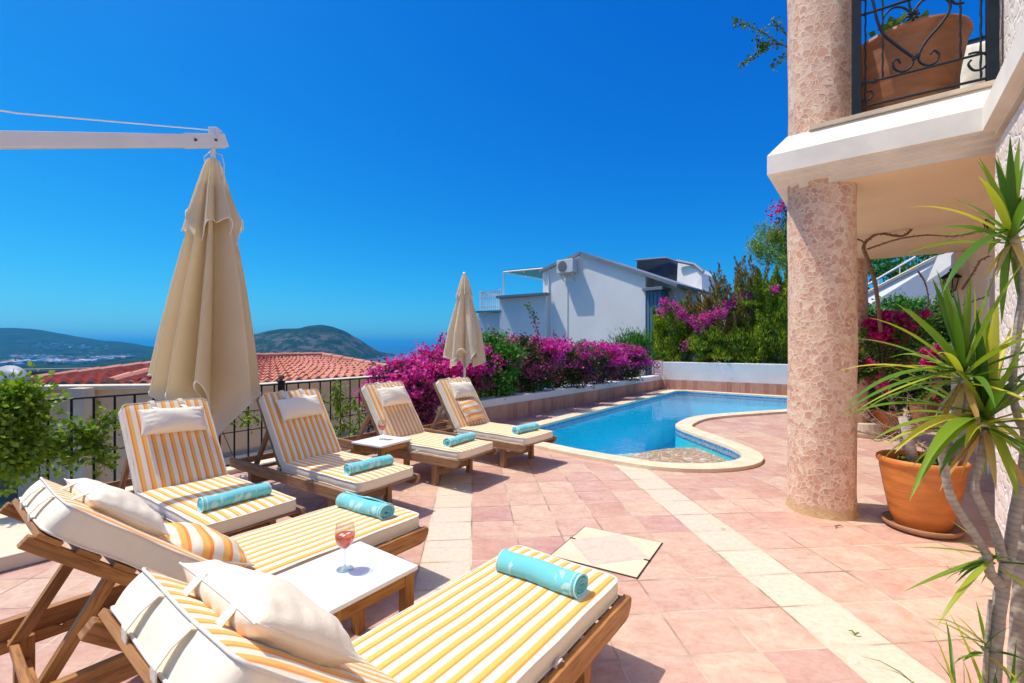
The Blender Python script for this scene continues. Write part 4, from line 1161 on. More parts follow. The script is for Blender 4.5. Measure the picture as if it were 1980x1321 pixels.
def blob(c, rad, n, seed=0, shell=.55, clump=0, lump=.25):
    """points in an uneven ellipsoid, denser towards the outside"""
    g = np.random.default_rng(seed); c = np.asarray(c, float); rad = np.asarray(rad, float)
    if clump:
        k_ = blob((0, 0, 0), (1, 1, 1), clump, seed+1, shell)*1.0
        idx = g.integers(0, clump, n); s = lump*(.6+.8*g.random(clump))
        p = k_[idx]+g.normal(size=(n, 3))*s[idx][:, None]*.5
        return c+p*rad
    d = g.normal(size=(n, 3)); d /= np.linalg.norm(d, axis=1)[:, None]
    r = (shell+(1-shell)*g.random(n)**.6)
    return c+d*r[:, None]*rad
def twigs(name, c, rad, base, n, seed, mat, parent, r0=.012):
    g = random.Random(seed); mb = MB()
    for i in range(n):
        a = g.uniform(0, 6.28); q = math.sqrt(g.random())
        e = Vector((c[0]+rad[0]*q*math.cos(a)*.85, c[1]+rad[1]*q*math.sin(a)*.85, c[2]+rad[2]*g.uniform(.0, .85)))
        s_ = Vector(base)+Vector((g.uniform(-.05, .05), g.uniform(-.05, .05), 0)); m_ = (s_+e)/2+Vector((g.uniform(-.1, .1), g.uniform(-.1, .1), g.uniform(0, .15)))*rad[0]
        mb.tube([s_, m_, e], [r0, r0*.7, r0*.3], 5, cap=False)
    return mb.build(name, mat, parent, smooth=True)

# ---- bougainvillea hedge on the low wall: a run of separate shrubs
def shrub(name, c, rad, n, leafm, label, cat='shrub', group=None, flower=None, nf=0, size=.07, fsize=.055, seed=0, clump=26, lump=.3, ftop=.2, fz=None, fmat2=None, base=None, up=.3, aspect=.5, fclump=14, stems=14):
    c = Vector(c); root = empty(name, (c.x, c.y, base if base is not None else c.z-rad[2]), label=label, cat=cat, group=group)
    lc = (0, 0, c.z-root.location.z)
    p1_ = blob(lc, rad, int(n*.75), seed, .5, clump, lump); p2_ = blob(lc, [x*.9 for x in rad], n-int(n*.75), seed+5, .2)
    pp = np.concatenate([p1_, p2_]); pp[:, 2] = np.maximum(pp[:, 2], .02)
    leafmesh('foliage', pp, size, leafm, None, root, aspect, up, seed=seed)
    twigs('stems', lc, rad, (0, 0, 0), stems, seed, M['bark'], root)
    if flower and size < .07:
        gs_ = random.Random(seed); sm = MB(); sl_ = []; sf_ = []
        for _ in range(9):
            a = gs_.uniform(0, 6.28); q0 = Vector((rad[0]*.8*math.cos(a), rad[1]*.7*math.sin(a), lc[2]+rad[2]*.5)); hh_ = gs_.uniform(.3, .85)*rad[2]
            q1 = q0+Vector((gs_.uniform(-.1, .1), gs_.uniform(-.1, .1), hh_*.6)); q2 = q1+Vector((gs_.uniform(-.2, .2), gs_.uniform(-.15, .05), hh_*.35))
            c_ = catmull([q0, q1, q2], 8); sm.tube(c_, [.005*(1-.6*i/len(c_)) for i in range(len(c_))], 4)
            for i_, v_ in enumerate(c_[3:]):
                for _ in range(3): (sl_ if gs_.random() < .6 else sf_).append(np.array(v_)+np.array([gs_.gauss(0, .025) for _ in range(3)]))
        sm.build('shoots', M['bark'], root); leafmesh('shoot_leaves', sl_, .055, M['leaf'], None, root, .5, seed=seed); leafmesh('shoot_flowers', sf_, .05, flower, None, root, .85, fold=.5, seed=seed)
    if flower:
        fp_ = blob((lc[0], lc[1], lc[2]+rad[2]*ftop), (rad[0]*1.04, rad[1]*1.04, rad[2]*(1-ftop*.6)), nf, seed+9, .8, fclump, .27)
        if fz is not None: fp_ = fp_[fp_[:, 2] > lc[2]+fz*rad[2]]
        leafmesh('flowers', fp_, fsize, flower, None, root, .85, .2, seed=seed+3, fold=.5)
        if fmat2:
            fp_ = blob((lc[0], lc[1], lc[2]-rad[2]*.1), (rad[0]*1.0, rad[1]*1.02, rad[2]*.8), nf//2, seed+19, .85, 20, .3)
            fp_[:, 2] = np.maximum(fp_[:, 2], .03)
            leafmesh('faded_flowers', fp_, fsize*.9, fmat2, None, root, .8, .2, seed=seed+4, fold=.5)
    return root
def onray(px, off=.25, z=0):
    """point on the hedge line (pool wall line shifted back by off) seen in pixel column px"""
    o = WL0+WNn*off; k_ = (px-CX)/F; t = (k_*o.y-o.x)/(WD.x-k_*WD.y); return o+WD*t+Z*z
def ztop(py, Y): return CH-(py-HY)*Y/F
hed = [ # px, top y, half-width m, label, kind
 (778, 702, .55, 'magenta bougainvillea at the left end of the hedge, beside the tiled roof', 'b'),
 (838, 684, .58, 'magenta bougainvillea directly left of the small parasol canopy', 'b'),
 (885, 660, .58, 'magenta bougainvillea behind the pole of the small parasol', 'b'),
 (950, 640, .62, 'tall green shrub with few flowers just right of the small parasol', 'g'),
 (1015, 652, .85, 'bright magenta bougainvillea with a tall spray rising in front of the white house', 'b'),
 (1078, 662, .85, 'dense magenta bougainvillea in the middle of the hedge', 'b'),
 (1135, 663, .95, 'magenta bougainvillea with faded lower flowers under the house wall shadow', 'b'),
 (1186, 668, .95, 'magenta bougainvillea at the right end of the hedge beside the oleander', 'b')]
for i, (px, ty, hw, lb, kd) in enumerate(hed):
    q = onray(px, .42 if i > 1 else .38); zt = ztop(ty, q.y)-.05; zb = .42 if i > 1 else -.05
    c = Vector((q.x, q.y, (zt+zb)/2)); rr = (zt-zb)/2
    if kd == 'b':
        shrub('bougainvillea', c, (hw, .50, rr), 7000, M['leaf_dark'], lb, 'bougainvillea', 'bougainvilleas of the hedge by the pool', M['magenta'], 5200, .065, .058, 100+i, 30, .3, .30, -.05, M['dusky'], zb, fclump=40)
    else:
        shrub('leafy_shrub', c, (hw*.85, .48, rr), 8500, M['leaf_vivid'], lb, 'shrub', None, M['magenta'], 900, .085, .055, 100+i, 30, .3, .3, 0, None, zb)
# tall spray of bougainvillea over the hedge
q = onray(1038, .45); g = np.random.default_rng(3)
root = empty('bougainvillea_spray', (q.x, q.y, 1.4), label='thin arching bougainvillea shoot standing above the hedge in front of the white house', cat='shoot')
cv = [Vector((0, 0, 0)), Vector((.02, 0, .35)), Vector((-.05, 0, .7)), Vector((-.16, 0, .95)), Vector((-.26, 0, 1.05))]
MB().tube(cv, [.008, .007, .006, .004, .003], 5).build('stem', M['bark'], root)
pp = np.concatenate([np.array(cv[i].lerp(cv[i+1], t))[None, :]+g.normal(size=(1, 3))*.045 for i in range(4) for t in np.linspace(0, 1, 34)])
leafmesh('flowers', pp[:80], .06, M['dusky'], None, root, .8); leafmesh('foliage', pp[60:], .065, M['leaf'], None, root, .5)
# oleander and mixed flowers at the end of the wall, with the green fence and the sign
q = onray(1228, 1.0); c = Vector((q.x, q.y, 1.05)); root = empty('oleander', (c.x, c.y, .3), label='oleander bush with long narrow leaves between hedge and sign', cat='shrub')
pp = blob((0, 0, .75), (.95, .6, .85), 5200, 77, .4, 30, .35); dr = pp-np.array([0, 0, -.4]); leafmesh('foliage', pp, .15, M['leaf_vivid'], None, root, .16, dirs=dr/np.linalg.norm(dr, axis=1)[:, None])
twigs('stems', (0, 0, .7), (.9, .6, .8), (0, 0, 0), 20, 5, M['bark'], root)
q = onray(1278, 1.1); shrub('flowering_bush', (q.x, q.y, 1.0), (.75, .5, .75), 4200, M['leaf_dark'], 'small bush of pink and red flowers behind the warning sign', 'shrub', None, M['dusky'], 1600, .08, .06, 131, 24, .3, .1, -.6, M['magenta'], .3)
# green wire fence piece at the end of the wall
fa, fb = onray(1212, .10, 0), onray(1300, .10, 0); fb = WC+WNn*.12-WD*.1
root = empty('garden_fence', tuple(fa), label='dark green metal fence on the low wall behind the warning sign', cat='fence')
mb = MB(); dl = fb-fa
MB().beam(Z*.98, dl+Z*.98, .025, .02).build('top_rail', M['iron'], root)
MB().beam(Z*.52, dl+Z*.52, .02, .015).build('bottom_rail', M['iron'], root)
for i in range(26): MB().box(dl*(i+.5)/26+Z*.75, (.012, .012, .46)).build('bar', M['iron'], root)
# warning sign: no diving, red border
sp = WC+WNn*.02-WD*.30; sgx = WD*1
root = empty('warning_sign', (sp.x, sp.y, .485), math.atan2(RD.y, RD.x), label='small white sign with red border and crossed-out diver symbol on the wall end', cat='sign')
sw, sh = .36, .50
mb = MB().box((0, 0, sh/2), (sw, .012, sh)); mb.build('border_plate', M['red'], root, bevel=.003)
mb = MB().box((0, -.0085, sh/2), (sw-.04, .004, sh-.04)); mb.build('face', M['sign'], root)
mb = MB()
def ringq(mb, cx_, cz_, r1, r2, y, mi=0, n=28):
    for i in range(n):
        a, b = 2*math.pi*i/n, 2*math.pi*(i+1)/n
        mb.quad([(cx_+r1*math.cos(a), y, cz_+r1*math.sin(a)), (cx_+r1*math.cos(b), y, cz_+r1*math.sin(b)), (cx_+r2*math.cos(b), y, cz_+r2*math.sin(b)), (cx_+r2*math.cos(a), y, cz_+r2*math.sin(a))], None, mi)
ringq(mb, 0, .34, .125, .098, -.0135)
mb.quad([(-.085, -.0140, .415), (-.070, -.0140, .43), (.085, -.0140, .265), (.070, -.0140, .25)])
mb.build('prohibition_ring', M['red'], root)
mb = MB(); ringq(mb, .035, .375, .0, .017, -.0125)
mb.quad([(-.055, -.0125, .40), (.025, -.0125, .375), (.02, -.0125, .345), (-.06, -.0125, .37)]); mb.quad([(-.01, -.0125, .36), (.055, -.0125, .30), (.045, -.0125, .29), (-.03, -.0125, .345)])
for j in range(3): mb.quad([(-.09+.0*j, -.0125, .285-.014*j), (.09, -.0125, .29-.014*j), (.09, -.0125, .284-.014*j), (-.09, -.0125, .279-.014*j)])
mb.build('diver_symbol', M['black'], root)
mb = MB(); g = random.Random(2)
for j, (zz, hh_, w0) in enumerate([(.165, .026, .12), (.125, .016, .13), (.098, .012, .11), (.07, .022, .12)]):
    x = -w0
    while x < w0:
        cw_ = g.uniform(.01, .022); mb.quad([(x, -.0125, zz), (x+cw_, -.0125, zz), (x+cw_, -.0125, zz+hh_), (x, -.0125, zz+hh_)]); x += cw_+.007
mb.build('lettering', M['red'], root)

# ---- garden behind the far wall
soil = MB(); a = WC+RNn*.3+WD*.02; 
soil.prism([a-RD*.3, a+RD*9, a+RD*9+WD*9, a-RD*.3+WD*9], (0, 0, .2), (0, 0, .72))
tag(soil.build('garden_bed', M['soil']), kind='structure')
def gp(px, off):   # garden point behind the far wall, seen in column px
    o = WC+RNn*off; k_ = (px-CX)/F; t = (k_*o.y-o.x)/(RD.x-k_*RD.y); return o+RD*t
def conifer(px, ty, off, rad, n, mat, label, seed, by=.7, size=.12, top=None, lean=0, asp=.2, clump=40, shape=1.0, trunk=True, thin=False):
    q = gp(px, off); zt = ztop(ty, q.y); H = zt-by
    root = empty('conifer_shrub', (q.x, q.y, by-.05), label=label, cat='conifer')
    g = np.random.default_rng(seed)
    # upright plumes: each a tapering spindle of foliage
    P_, Dr = [], []
    for i in range(clump):
        a = g.random()*6.28; rr = math.sqrt(g.random()); h0 = g.random()**.8*H*.72; 
        cx_, cy_ = rr*rad*math.cos(a), rr*rad*.8*math.sin(a)
        hl = H*(.22+.30*g.random())*(1.0 if h0 < H*.55 else .8); h1 = min(H*(1-.22*rr*g.random()*shape), h0+hl)
        m = int(n/clump); t = g.random(m); w_ = (.20 if thin else .32)*(1-.96*t**1.4)*(.5+.8*g.random())*rad/.8; lx_, ly_ = g.normal()*.16*hl, g.normal()*.12*hl
        ang = g.random(m)*6.28; q_ = np.sqrt(g.random(m))
        wob = .05*np.sin(t*9+i); x = cx_*(1+.18*t)+lx_*t+wob+w_*q_*np.cos(ang); y = cy_*(1+.18*t)+ly_*t+w_*q_*np.sin(ang); z = h0+(h1-h0)*t
        P_.append(np.stack([x, y, z], 1)); Dr.append(np.stack([np.cos(ang)*.5, np.sin(ang)*.5, np.full(m, .85)], 1))
    leafmesh('foliage', np.concatenate(P_), size, mat, None, root, asp, dirs=np.concatenate(Dr), seed=seed)
    mb = MB(); mb.tube([(0, 0, 0), (.03, 0, H*.3), (lean, 0, H*.75)], [.05, .04, .015], 8)
    for i in range(14):
        a = g.random()*6.28; h = H*(.15+.5*g.random()); mb.tube([(0, 0, h), (math.cos(a)*rad*.6, math.sin(a)*rad*.5, h+H*.12), (math.cos(a)*rad*.8, math.sin(a)*rad*.6, h+H*.3)], [.018, .012, .005], 5)
    mb.build('trunk', M['bark'], root, smooth=True)
    return root
conifer(1303, 580, .9, .60, 24000, M['conifer'], 'rounded dark green conifer at the corner of the white wall', 201, clump=60, shape=.6)
conifer(1372, 545, 1.5, .85, 12000, M['conifer_brown'], 'sparse brownish conifer with see-through tips left of centre in the garden', 202, clump=64, thin=True)
conifer(1432, 490, 1.1, .80, 15000, M['conifer_brown'], 'tall thin conifer carrying rusty cones, sky showing between its branches', 203, clump=72, thin=True)
conifer(1395, 625, .9, .95, 24000, M['conifer'], 'low dusky conifer filling the space under the taller cone-bearing one', 204, clump=60, shape=.9)
conifer(1500, 508, 1.1, .82, 36000, M['conifer'], 'dense yellow-green conifer right beside the stone column', 205, clump=90, shape=1.6)
conifer(1458, 590, 1.4, .6, 14000, M['conifer'], 'shorter green conifer between the cone-bearing tree and the dense one', 207, clump=46, shape=1.2)
conifer(1575, 520, 2.0, 1.1, 16000, M['conifer'], 'dense conifer mostly behind the front column', 206, clump=60)
# bougainvillea running through the conifers
def flowers(name, pts, per, spread, size, mat, label, seed, cat='bougainvillea'):
    g = np.random.default_rng(seed); b0 = pts[0]
    root = empty(name, tuple(b0), label=label, cat=cat)
    pp = np.concatenate([np.array(p-b0)[None, :]+g.normal(size=(per, 3))*spread for p in pts])
    leafmesh('flowers', pp, size, mat, None, root, .85, seed=seed, fold=.5)
    pl = np.concatenate([np.array(p-b0)[None, :]+g.normal(size=(per//3, 3))*spread*1.3 for p in pts]); leafmesh('foliage', pl, size*1.1, M['leaf'], None, root, .5, seed=seed+1)
    mb = MB(); mb.tube([Vector((0, 0, 0))]+[p-b0 for p in pts[1:]], .008, 5); mb.build('stem', M['bark'], root)
    return root
def gpz(px, py, off): q = gp(px, off); return Vector((q.x, q.y, ztop(py, q.y)))
flowers('climbing_bougainvillea', [gpz(*a, .25) for a in [(1285, 583), (1300, 590), (1282, 600), (1318, 600), (1318, 610), (1334, 618), (1346, 626), (1358, 614), (1352, 634), (1366, 622), (1372, 610), (1388, 602), (1396, 606)]], 90, .085, .065, M['magenta'], 'magenta bougainvillea trailing across the conifers above the white wall', 31)
flowers('climbing_bougainvillea', [gpz(*a, .6) for a in [(1404, 590), (1416, 584), (1440, 572), (1446, 570), (1408, 588)]], 60, .08, .06, M['magenta'], 'small magenta spray high between the thin conifer and the dense one', 32)
flowers('climbing_bougainvillea', [gpz(*a, .3) for a in [(1494, 562), (1498, 558)]], 60, .07, .06, M['magenta'], 'single magenta cluster on the dense conifer beside the column', 33)
flowers('climbing_bougainvillea', [gpz(*a, .3) for a in [(1330, 662), (1340, 655), (1326, 670)]], 40, .08, .055, M['magenta'], 'few magenta flowers low above the corner of the white wall', 34)
q = gpz(1520, 470, 2.4); root = empty('feathery_tree', (q.x, q.y, .7), label='bright green feathery tree top showing above the conifers beside the column', cat='tree')
pp = blob((-.3, 0, q.z-.9), (.8, .8, 1.0), 5000, 41, .3, 26, .4); leafmesh('foliage', pp, .12, M['leaf_bright'], None, root, .25); MB().tube([(0, 0, 0), (.1, 0, q.z-.8)], [.07, .04], 8).build('trunk', M['bark'], root)
q = D(1512, 430, 15.5); root = empty('climbing_bougainvillea', (q.x, q.y, .7), label='hanging bougainvillea against the sky just left of the front column', cat='bougainvillea')
g = np.random.default_rng(55)
pp = np.concatenate([np.array(D(x, y, 15.5))[None, :]-np.array([q.x, q.y, .7])+g.normal(size=(m, 3))*.11 for x, y, m in [(1500, 400, 26), (1506, 405, 30), (1493, 412, 22), (1512, 398, 30), (1500, 428, 14), (1492, 458, 24), (1504, 445, 16)]])
leafmesh('flowers', pp, .085, M['crimson'], None, root, .85, fold=.5)
pp = np.concatenate([np.array(D(x, y, 15.5))[None, :]-np.array([q.x, q.y, .7])+g.normal(size=(m, 3))*np.array([.12, .12, .25]) for x, y, m in [(1520, 400, 90), (1518, 430, 110), (1520, 460, 130), (1522, 490, 200), (1530, 420, 200)]])
leafmesh('foliage', pp, .11, M['leaf_dark'], None, root, .4)
MB().tube([(0.1, 0, 0), (.15, 0, 2), tuple(D(1520, 410, 15.5)-Vector((q.x, q.y, .7)))], [.03, .02, .01], 6).build('stem', M['bark'], root)

# ================================================================ NEIGHBOUR'S WHITE HOUSE
H0 = Vector((1.43, 21, 0))       # left end of the gable wall
HA = Vector((.655, .755, 0)).normalized(); HP = Vector((HA.y, -HA.x, 0))
def hp(s, t=0, z=0): return H0+HP*s+HA*t+Z*z
def sp(px, t=0): # s of the wall plane t seen in column px
    o = H0+HA*t; k_ = (px-CX)/F; return (k_*o.y-o.x)/(HP.x-k_*HP.y)
def zz(px, py, t=0): return ztop(py, hp(sp(px, t), t).y)
root = empty('white_house', tuple(H0), label='white neighbouring house with grey roof trims beyond the bougainvillea hedge', cat='house')
def hr(s, t, z): return hp(s, t, z)-H0
sR, sE = sp(1125), sp(1248)
zl, zr_, zq = zz(1050, 524), zz(1125, 492), zz(1248, 533)
mb = MB(); prof = [(0, -2), (sE, -2), (sE, zq-.02), (sR, zr_), (0, zl)]
mb.prism([hr(s, 0, z) for s, z in prof], (0, 0, 0), HA*3.4); mb.build('gable_wall', M['stucco_house'], root)
sl_ = (zr_-zq)/(sE-sR); s2 = sp(1312)
mb = MB(); mb.beam(hr(-.14, 1.75, zl-.02), hr(sR+.02, 1.75, zr_+.05), 3.78, .12, up=Z); mb.build('roof_trim', M['grey_trim'], root)
mb = MB(); mb.beam(hr(sR-.03, 1.75, zr_+.05), hr(s2, 1.75, zr_+.04-sl_*(s2-sR)), 3.78, .12, up=Z); mb.build('roof_trim', M['grey_trim'], root)
mb = MB().prism([hr(s, .75, z) for s, z in [(sE, -2), (s2-.25, -2), (s2-.25, zr_-.06-sl_*(s2-.25-sR)), (sE, zq-.05)]], (0, 0, 0), HA*2.5); mb.build('bay_wall', M['stucco_house'], root)
sS0, sS1 = sE+.01, sp(1278)
zc = zz(1262, 559)
mb = MB().frame(hr((sS0+sS1)/2, .30, zc), HP*((sS1-sS0)/2+.10), HA*.42, Z*.06); mb.build('cornice', M['grey_trim'], root, bevel=.01)
mb = MB().frame(hr((sS0+sS1)/2, .40, zc/2-1.05), HP*((sS1-sS0)/2-.01), HA*.34, Z*(zc/2+.98)); mb.build('shutter_box', M['shutter'], root)
mb = MB(); ws = (sS1-sS0)/4
for i in range(4): mb.frame(hr(sS0+ws*(i+.5), .045, zc/2-1.05), HP*(ws/2-.02), HA*.02, Z*(zc/2+.98))
mb.build('shutter', M['shutter'], root)
mb = MB().prism([hr(s, 4.9, z) for s, z in [(sE-1, -2), (s2+1.3, -2), (s2+1.3, 3.4), (sE-1, 3.9)]], (0, 0, 0), HA*3); mb.build('wing_wall', M['stucco_house'], root)
mb = MB(); pts = [D(1225, 640, 24.5), D(1310, 640, 23.5), D(1310, 513, 23.5), D(1288, 498, 23.8), D(1232, 503, 24.5)]
mb.prism([p-H0 for p in pts], (0, 0, 0), A*3); mb.build('dark_roof', M['dark_roof'], root)
mb = MB(); pts = [D(1228, 503.5, 24.4), D(1288, 498.5, 23.7), D(1312, 507, 23.4)]
mb.tube([p-H0 for p in pts], .05, 6); mb.build('ridge_cap', M['grey_trim'], root)
mb = MB(); pts = [D(1303, 650, 23.2), D(1357, 650, 22.0), D(1357, 527, 22.0), D(1343, 514, 22.4), D(1311, 507, 23.2)]
mb.prism([p-H0 for p in pts], (0, 0, 0), A*3); mb.build('side_wall', M['stucco_house'], root)
mb = MB(); pts = [D(1309, 505, 23.0), D(1343, 512, 22.3), D(1360, 526, 21.8)]; mb.tube([p-H0 for p in pts], .09, 6); mb.build('roof_trim', M['grey_trim'], root)
MB().tube([hr(.35, -.03, -1), hr(.35, -.03, zl+.05)], .03, 8).build('drain_pipe', M['stucco_house'], root)
MB().tube([hr(sp(1096)+.05, -.015, 4.0), hr(sp(1096)+.05, -.015, -1)], .012, 6).build('cable', M['cap'], root)
# lower annexes on the left with grey caps
mb = MB(); pts = [D(966, 660, 21.6), D(1056, 660, 20.6), D(1056, 571, 20.6), D(966, 577, 21.6)]
mb.prism([p-H0 for p in pts], (0, 0, 0), A*4); mb.build('terrace_wall', M['stucco_house'], root)
mb = MB(); a, b = D(962, 575, 21.5)-H0, D(1060, 568.5, 20.5)-H0; mb.beam(a, b, .35, .11); mb.build('wall_cap', M['grey_trim'], root)
mb = MB(); pts = [D(925, 660, 22.2), D(969, 660, 21.8), D(969, 604, 21.8), D(925, 606, 22.2)]
mb.prism([p-H0 for p in pts], (0, 0, 0), A*4); mb.build('terrace_wall', M['stucco_house'], root)
mb = MB(); a, b = D(922, 603.5, 22.1)-H0, D(971, 602, 21.7)-H0; mb.beam(a, b, .3, .08); mb.build('wall_cap', M['grey_trim'], root)
# white balcony railing and pergola
a, b = D(929, 600, 22.3)-H0, D(967, 598, 21.9)-H0; up_ = .86
mb = MB(); mb.beam(a+Z*up_, b+Z*(up_+.04), .05, .05); mb.beam(a+Z*.14, b+Z*.14, .04, .04); mb.beam(a+Z*.60, b+Z*.60, .04, .04)
for i in range(11): p_ = a.lerp(b, i/10); mb.beam(p_, p_+Z*(up_ if i % 10 else up_+.12), .03 if i % 10 else .07, .03, up=A)
c3 = a+A*1.5; mb.beam(a+Z*up_, c3+Z*up_, .05, .05)
mb.build('balcony_railing', M['white_metal'], root)
mb = MB(); a, b = D(974, 570, 21.9)-H0, D(974, 526, 21.9)-H0; mb.tube([a, b], .04, 8)
q = [D(974, 526, 21.9)-H0, D(1050, 519, 21.0)-H0, D(1050, 540, 23.6)-H0, D(985, 528, 24.2)-H0]
for i in range(4): mb.tube([q[i], q[(i+1) % 4]], .035, 6)
mb.tube([(q[0]+q[1])/2, (q[2]+q[3])/2], .03, 6); mb.build('pergola_frame', M['white_metal'], root)
mb = MB(); mb.prism([v+Z*.04 for v in q], (0, 0, 0), (0, 0, .03)); mb.build('pergola_sheet', M['teal'], root)
# air conditioner on the gable wall
ac = hp(sp(1096, -.26), -.26, zz(1093, 516, -.26))
root = empty('air_conditioner', tuple(ac), math.atan2(HP.y, HP.x), label='white air conditioning unit mounted high on the gable wall of the white house', cat='air conditioner')
MB().box((0, 0, 0), (.86, .34, .58)).build('casing', M['acw'], root, bevel=.02)
MB().lathe([(.0, 0), (.22, 0), (.23, .01), (.0, .012)], 28, (0, 0, 0)).build('fan_grille', M['ac_grill'], root).matrix_local = Matrix.Translation((-.12, -.172, 0)) @ Matrix.Rotation(R(90), 4, 'X')
mb = MB()
for x in (-.28, .28): mb.box((x, .06, -.33), (.04, .40, .04)); mb.beam((x, .24, -.62), (x, -.1, -.34), .03, .03, up=(1, 0, 0))
mb.build('bracket', M['acw'], root)

# ================================================================ NEIGHBOUR'S TILED ROOF AND WALLS BEYOND THE FENCE
def nf(t, d, z=0): return fen(t, d, z)
root = empty('tiled_house', tuple(nf(0, 4, 0)), label='lower neighbouring house with red clay tile roof and cream parapet beyond the railing', cat='house')
o_ = nf(0, 4, 0)
def tile_facet(E0, E1, R0, R1, name):
    """tiles on the quad eave E0-E1, ridge R0-R1 (points)"""
    W_ = (E1-E0).length; Hs = ((R0+R1)/2-(E0+E1)/2).length; nx = int(W_/.23); ny = int(Hs/.30)
    nrm = (E1-E0).cross(R0-E0).normalized(); 
    if nrm.z < 0: nrm = -nrm
    mb = MB(); sub = 8; b = 0
    for r in range(ny):
        for e in (0, 1):
            v = (r+e)/ny
            for i in range(nx*sub+1):
                u = i/(nx*sub); x = (E0.lerp(E1, u)).lerp(R0.lerp(R1, u), v)
                s_ = (i % sub)/sub; hgt = .055*math.sin(math.pi*min(1, s_/.62)) if s_ < .62 else -.018*math.sin(math.pi*(s_-.62)/.38)
                lift = .030*(1-e)+.0
                mb.v.append(tuple(x+nrm*(hgt+lift+.008*math.sin(r*5.1+(i//sub)*3.3))))
        m = nx*sub+1; b0 = len(mb.v)-2*m
        for i in range(m-1): mb.face((b0+i, b0+i+1, b0+m+i+1, b0+m+i))
        # butt faces of the row
        bb = len(mb.v)
        for i in range(m): p = Vector(mb.v[b0+i]); mb.v.append(tuple(p-nrm*.035))
        for i in range(m-1): mb.face((bb+i, bb+i+1, b0+i+1, b0+i))
    mb.v = [tuple(Vector(p)-o_) for p in mb.v]
    return mb.build(name, M['rooftile'], root, smooth=False)
def ridge_tiles(a, b, r=.11, name='ridge_tiles'):
    n_ = max(2, int((b-a).length/.36)); mb = MB()
    for i in range(n_):
        p0, p1 = a.lerp(b, i/n_)-o_, a.lerp(b, (i+1.12)/n_)-o_
        mb.tube([p0, p1], [r*.9, r*1.08], 10)
    return mb.build(name, M['rooftile'], root, smooth=False)
def hit(px, d):      # t of the point on the line offset d from the fence, in column px
    o = FEN0+FN*d; k_ = (px-CX)/F; return (k_*o.y-o.x)/(FD.x-k_*FD.y)
tE0, tE1 = hit(330, 4.2), hit(790, 4.2)
tR0, tR1 = hit(470, 7.2), hit(622, 7.2)
E0, E1 = nf(tE0, 4.2, .69), nf(tE1, 4.2, .69); R0_, R1_ = nf(tR0, 7.2, 1.13), nf(tR1, 7.2, 1.13)
tile_facet(E0, E1, R0_, R1_, 'tile_slope')
ridge_tiles(R0_+Z*.04, R1_+Z*.04); ridge_tiles(R1_+Z*.04, E1+Z*.05); ridge_tiles(E0+Z*.07, R0_+Z*.07, .13)
# left hand slope seen almost edge-on
Lx0, Lx1 = D(60, 738, 8.4), D(300, 706, 11.5)
E2 = D(205, 748, 8.2); 
tile_facet(D(62, 744, 8.3), D(345, 744, 8.5), D(58, 737, 10.0), D(345, 702, 11.6), 'tile_slope')
ridge_tiles(D(55, 736.5, 10.0), D(345, 700, 11.6), .12); ridge_tiles(D(215, 742, 8.4), D(310, 718, 9.6), .13)
# parapets and walls
mb = MB(); a, b = nf(hit(335, 4.0), 4.0), nf(hit(775, 4.0), 4.0)
mb.frame((a+b)/2-o_+Z*(-1.7), (b-a)/2, FN*.10, Z*2.33); mb.build('wall', M['peach_wall'], root)
mb = MB(); mb.frame((a+b)/2-o_+Z*.665, (b-a)/2+FD*.05, FN*.17, Z*.035); mb.build('parapet_cap', M['cap'], root, bevel=.01)
mb = MB(); q = nf(0, 3.86); mb.frame((a+b)/2-o_-FN*.16+Z*(-.95), (b-a)/2, FN*.05, Z*.28); mb.frame((a+b)/2-o_-FN*.30+Z*(-3.0), (b-a)/2, FN*.18, Z*1.9); mb.build('lower_wall', M['cream_wall'], root)
mb = MB(); a2 = D(345, 745, 8.25); b2 = D(48, 745, 7.95); a2.z = b2.z = 0; mb.frame((a2+b2)/2-o_+Z*(-1.7), (b2-a2)/2, Vector((0.01, .1, 0)), Z*2.42); mb.build('wall', M['peach_wall'], root)
mb = MB(); mb.frame((a2+b2)/2-o_+Z*.755, (b2-a2)/2, Vector((0.01, .17, 0)), Z*.035); mb.build('parapet_cap', M['cap'], root, bevel=.01)
# pilaster on the left parapet and red-brown parapet wall behind
mb = MB(); q = D(157, 760, (a2.y+b2.y)/2-.3)-o_; mb.frame((q.x, q.y, -1.6), (.14, 0, 0), (0, .1, 0), (0, 0, 2.36)); mb.build('pilaster', M['cap'], root)
mb = MB(); a, b = D(-60, 722, 13), D(305, 705, 15); mb.frame(((a+b)/2-o_).xy.to_3d()+Z*(-1.2), ((b-a)/2).xy.to_3d(), A*.12, Z*1.9); mb.build('rear_parapet', M['terra_wall'], root)
mb = MB(); mb.frame(((a+b)/2-o_).xy.to_3d()+Z*.74, ((b-a)/2).xy.to_3d(), A*.2, Z*.04); mb.build('rear_cap', M['cap'], root)
mb = MB(); a, b = D(640, 700, 17), D(800, 700, 19); mb.frame(((a+b)/2-o_).xy.to_3d()+Z*(-1.0), ((b-a)/2).xy.to_3d(), A*.12, Z*1.75); mb.build('rear_parapet', M['terra_wall'], root)
mb = MB(); mb.frame(((a+b)/2-o_).xy.to_3d()+Z*.79, ((b-a)/2).xy.to_3d(), A*.2, Z*.04); mb.build('rear_cap', M['cap'], root)
mb = MB(); qa, qb = nf(hit(60, 3.7), .3), nf(hit(900, 3.7), .3)
mb.frame((qa+qb)/2+FN*1.6-Z*2.4, (qb-qa)/2+FD*4, FN*1.55, Z*.1); tag(mb.build('neighbour_yard', M['cap']), kind='structure')
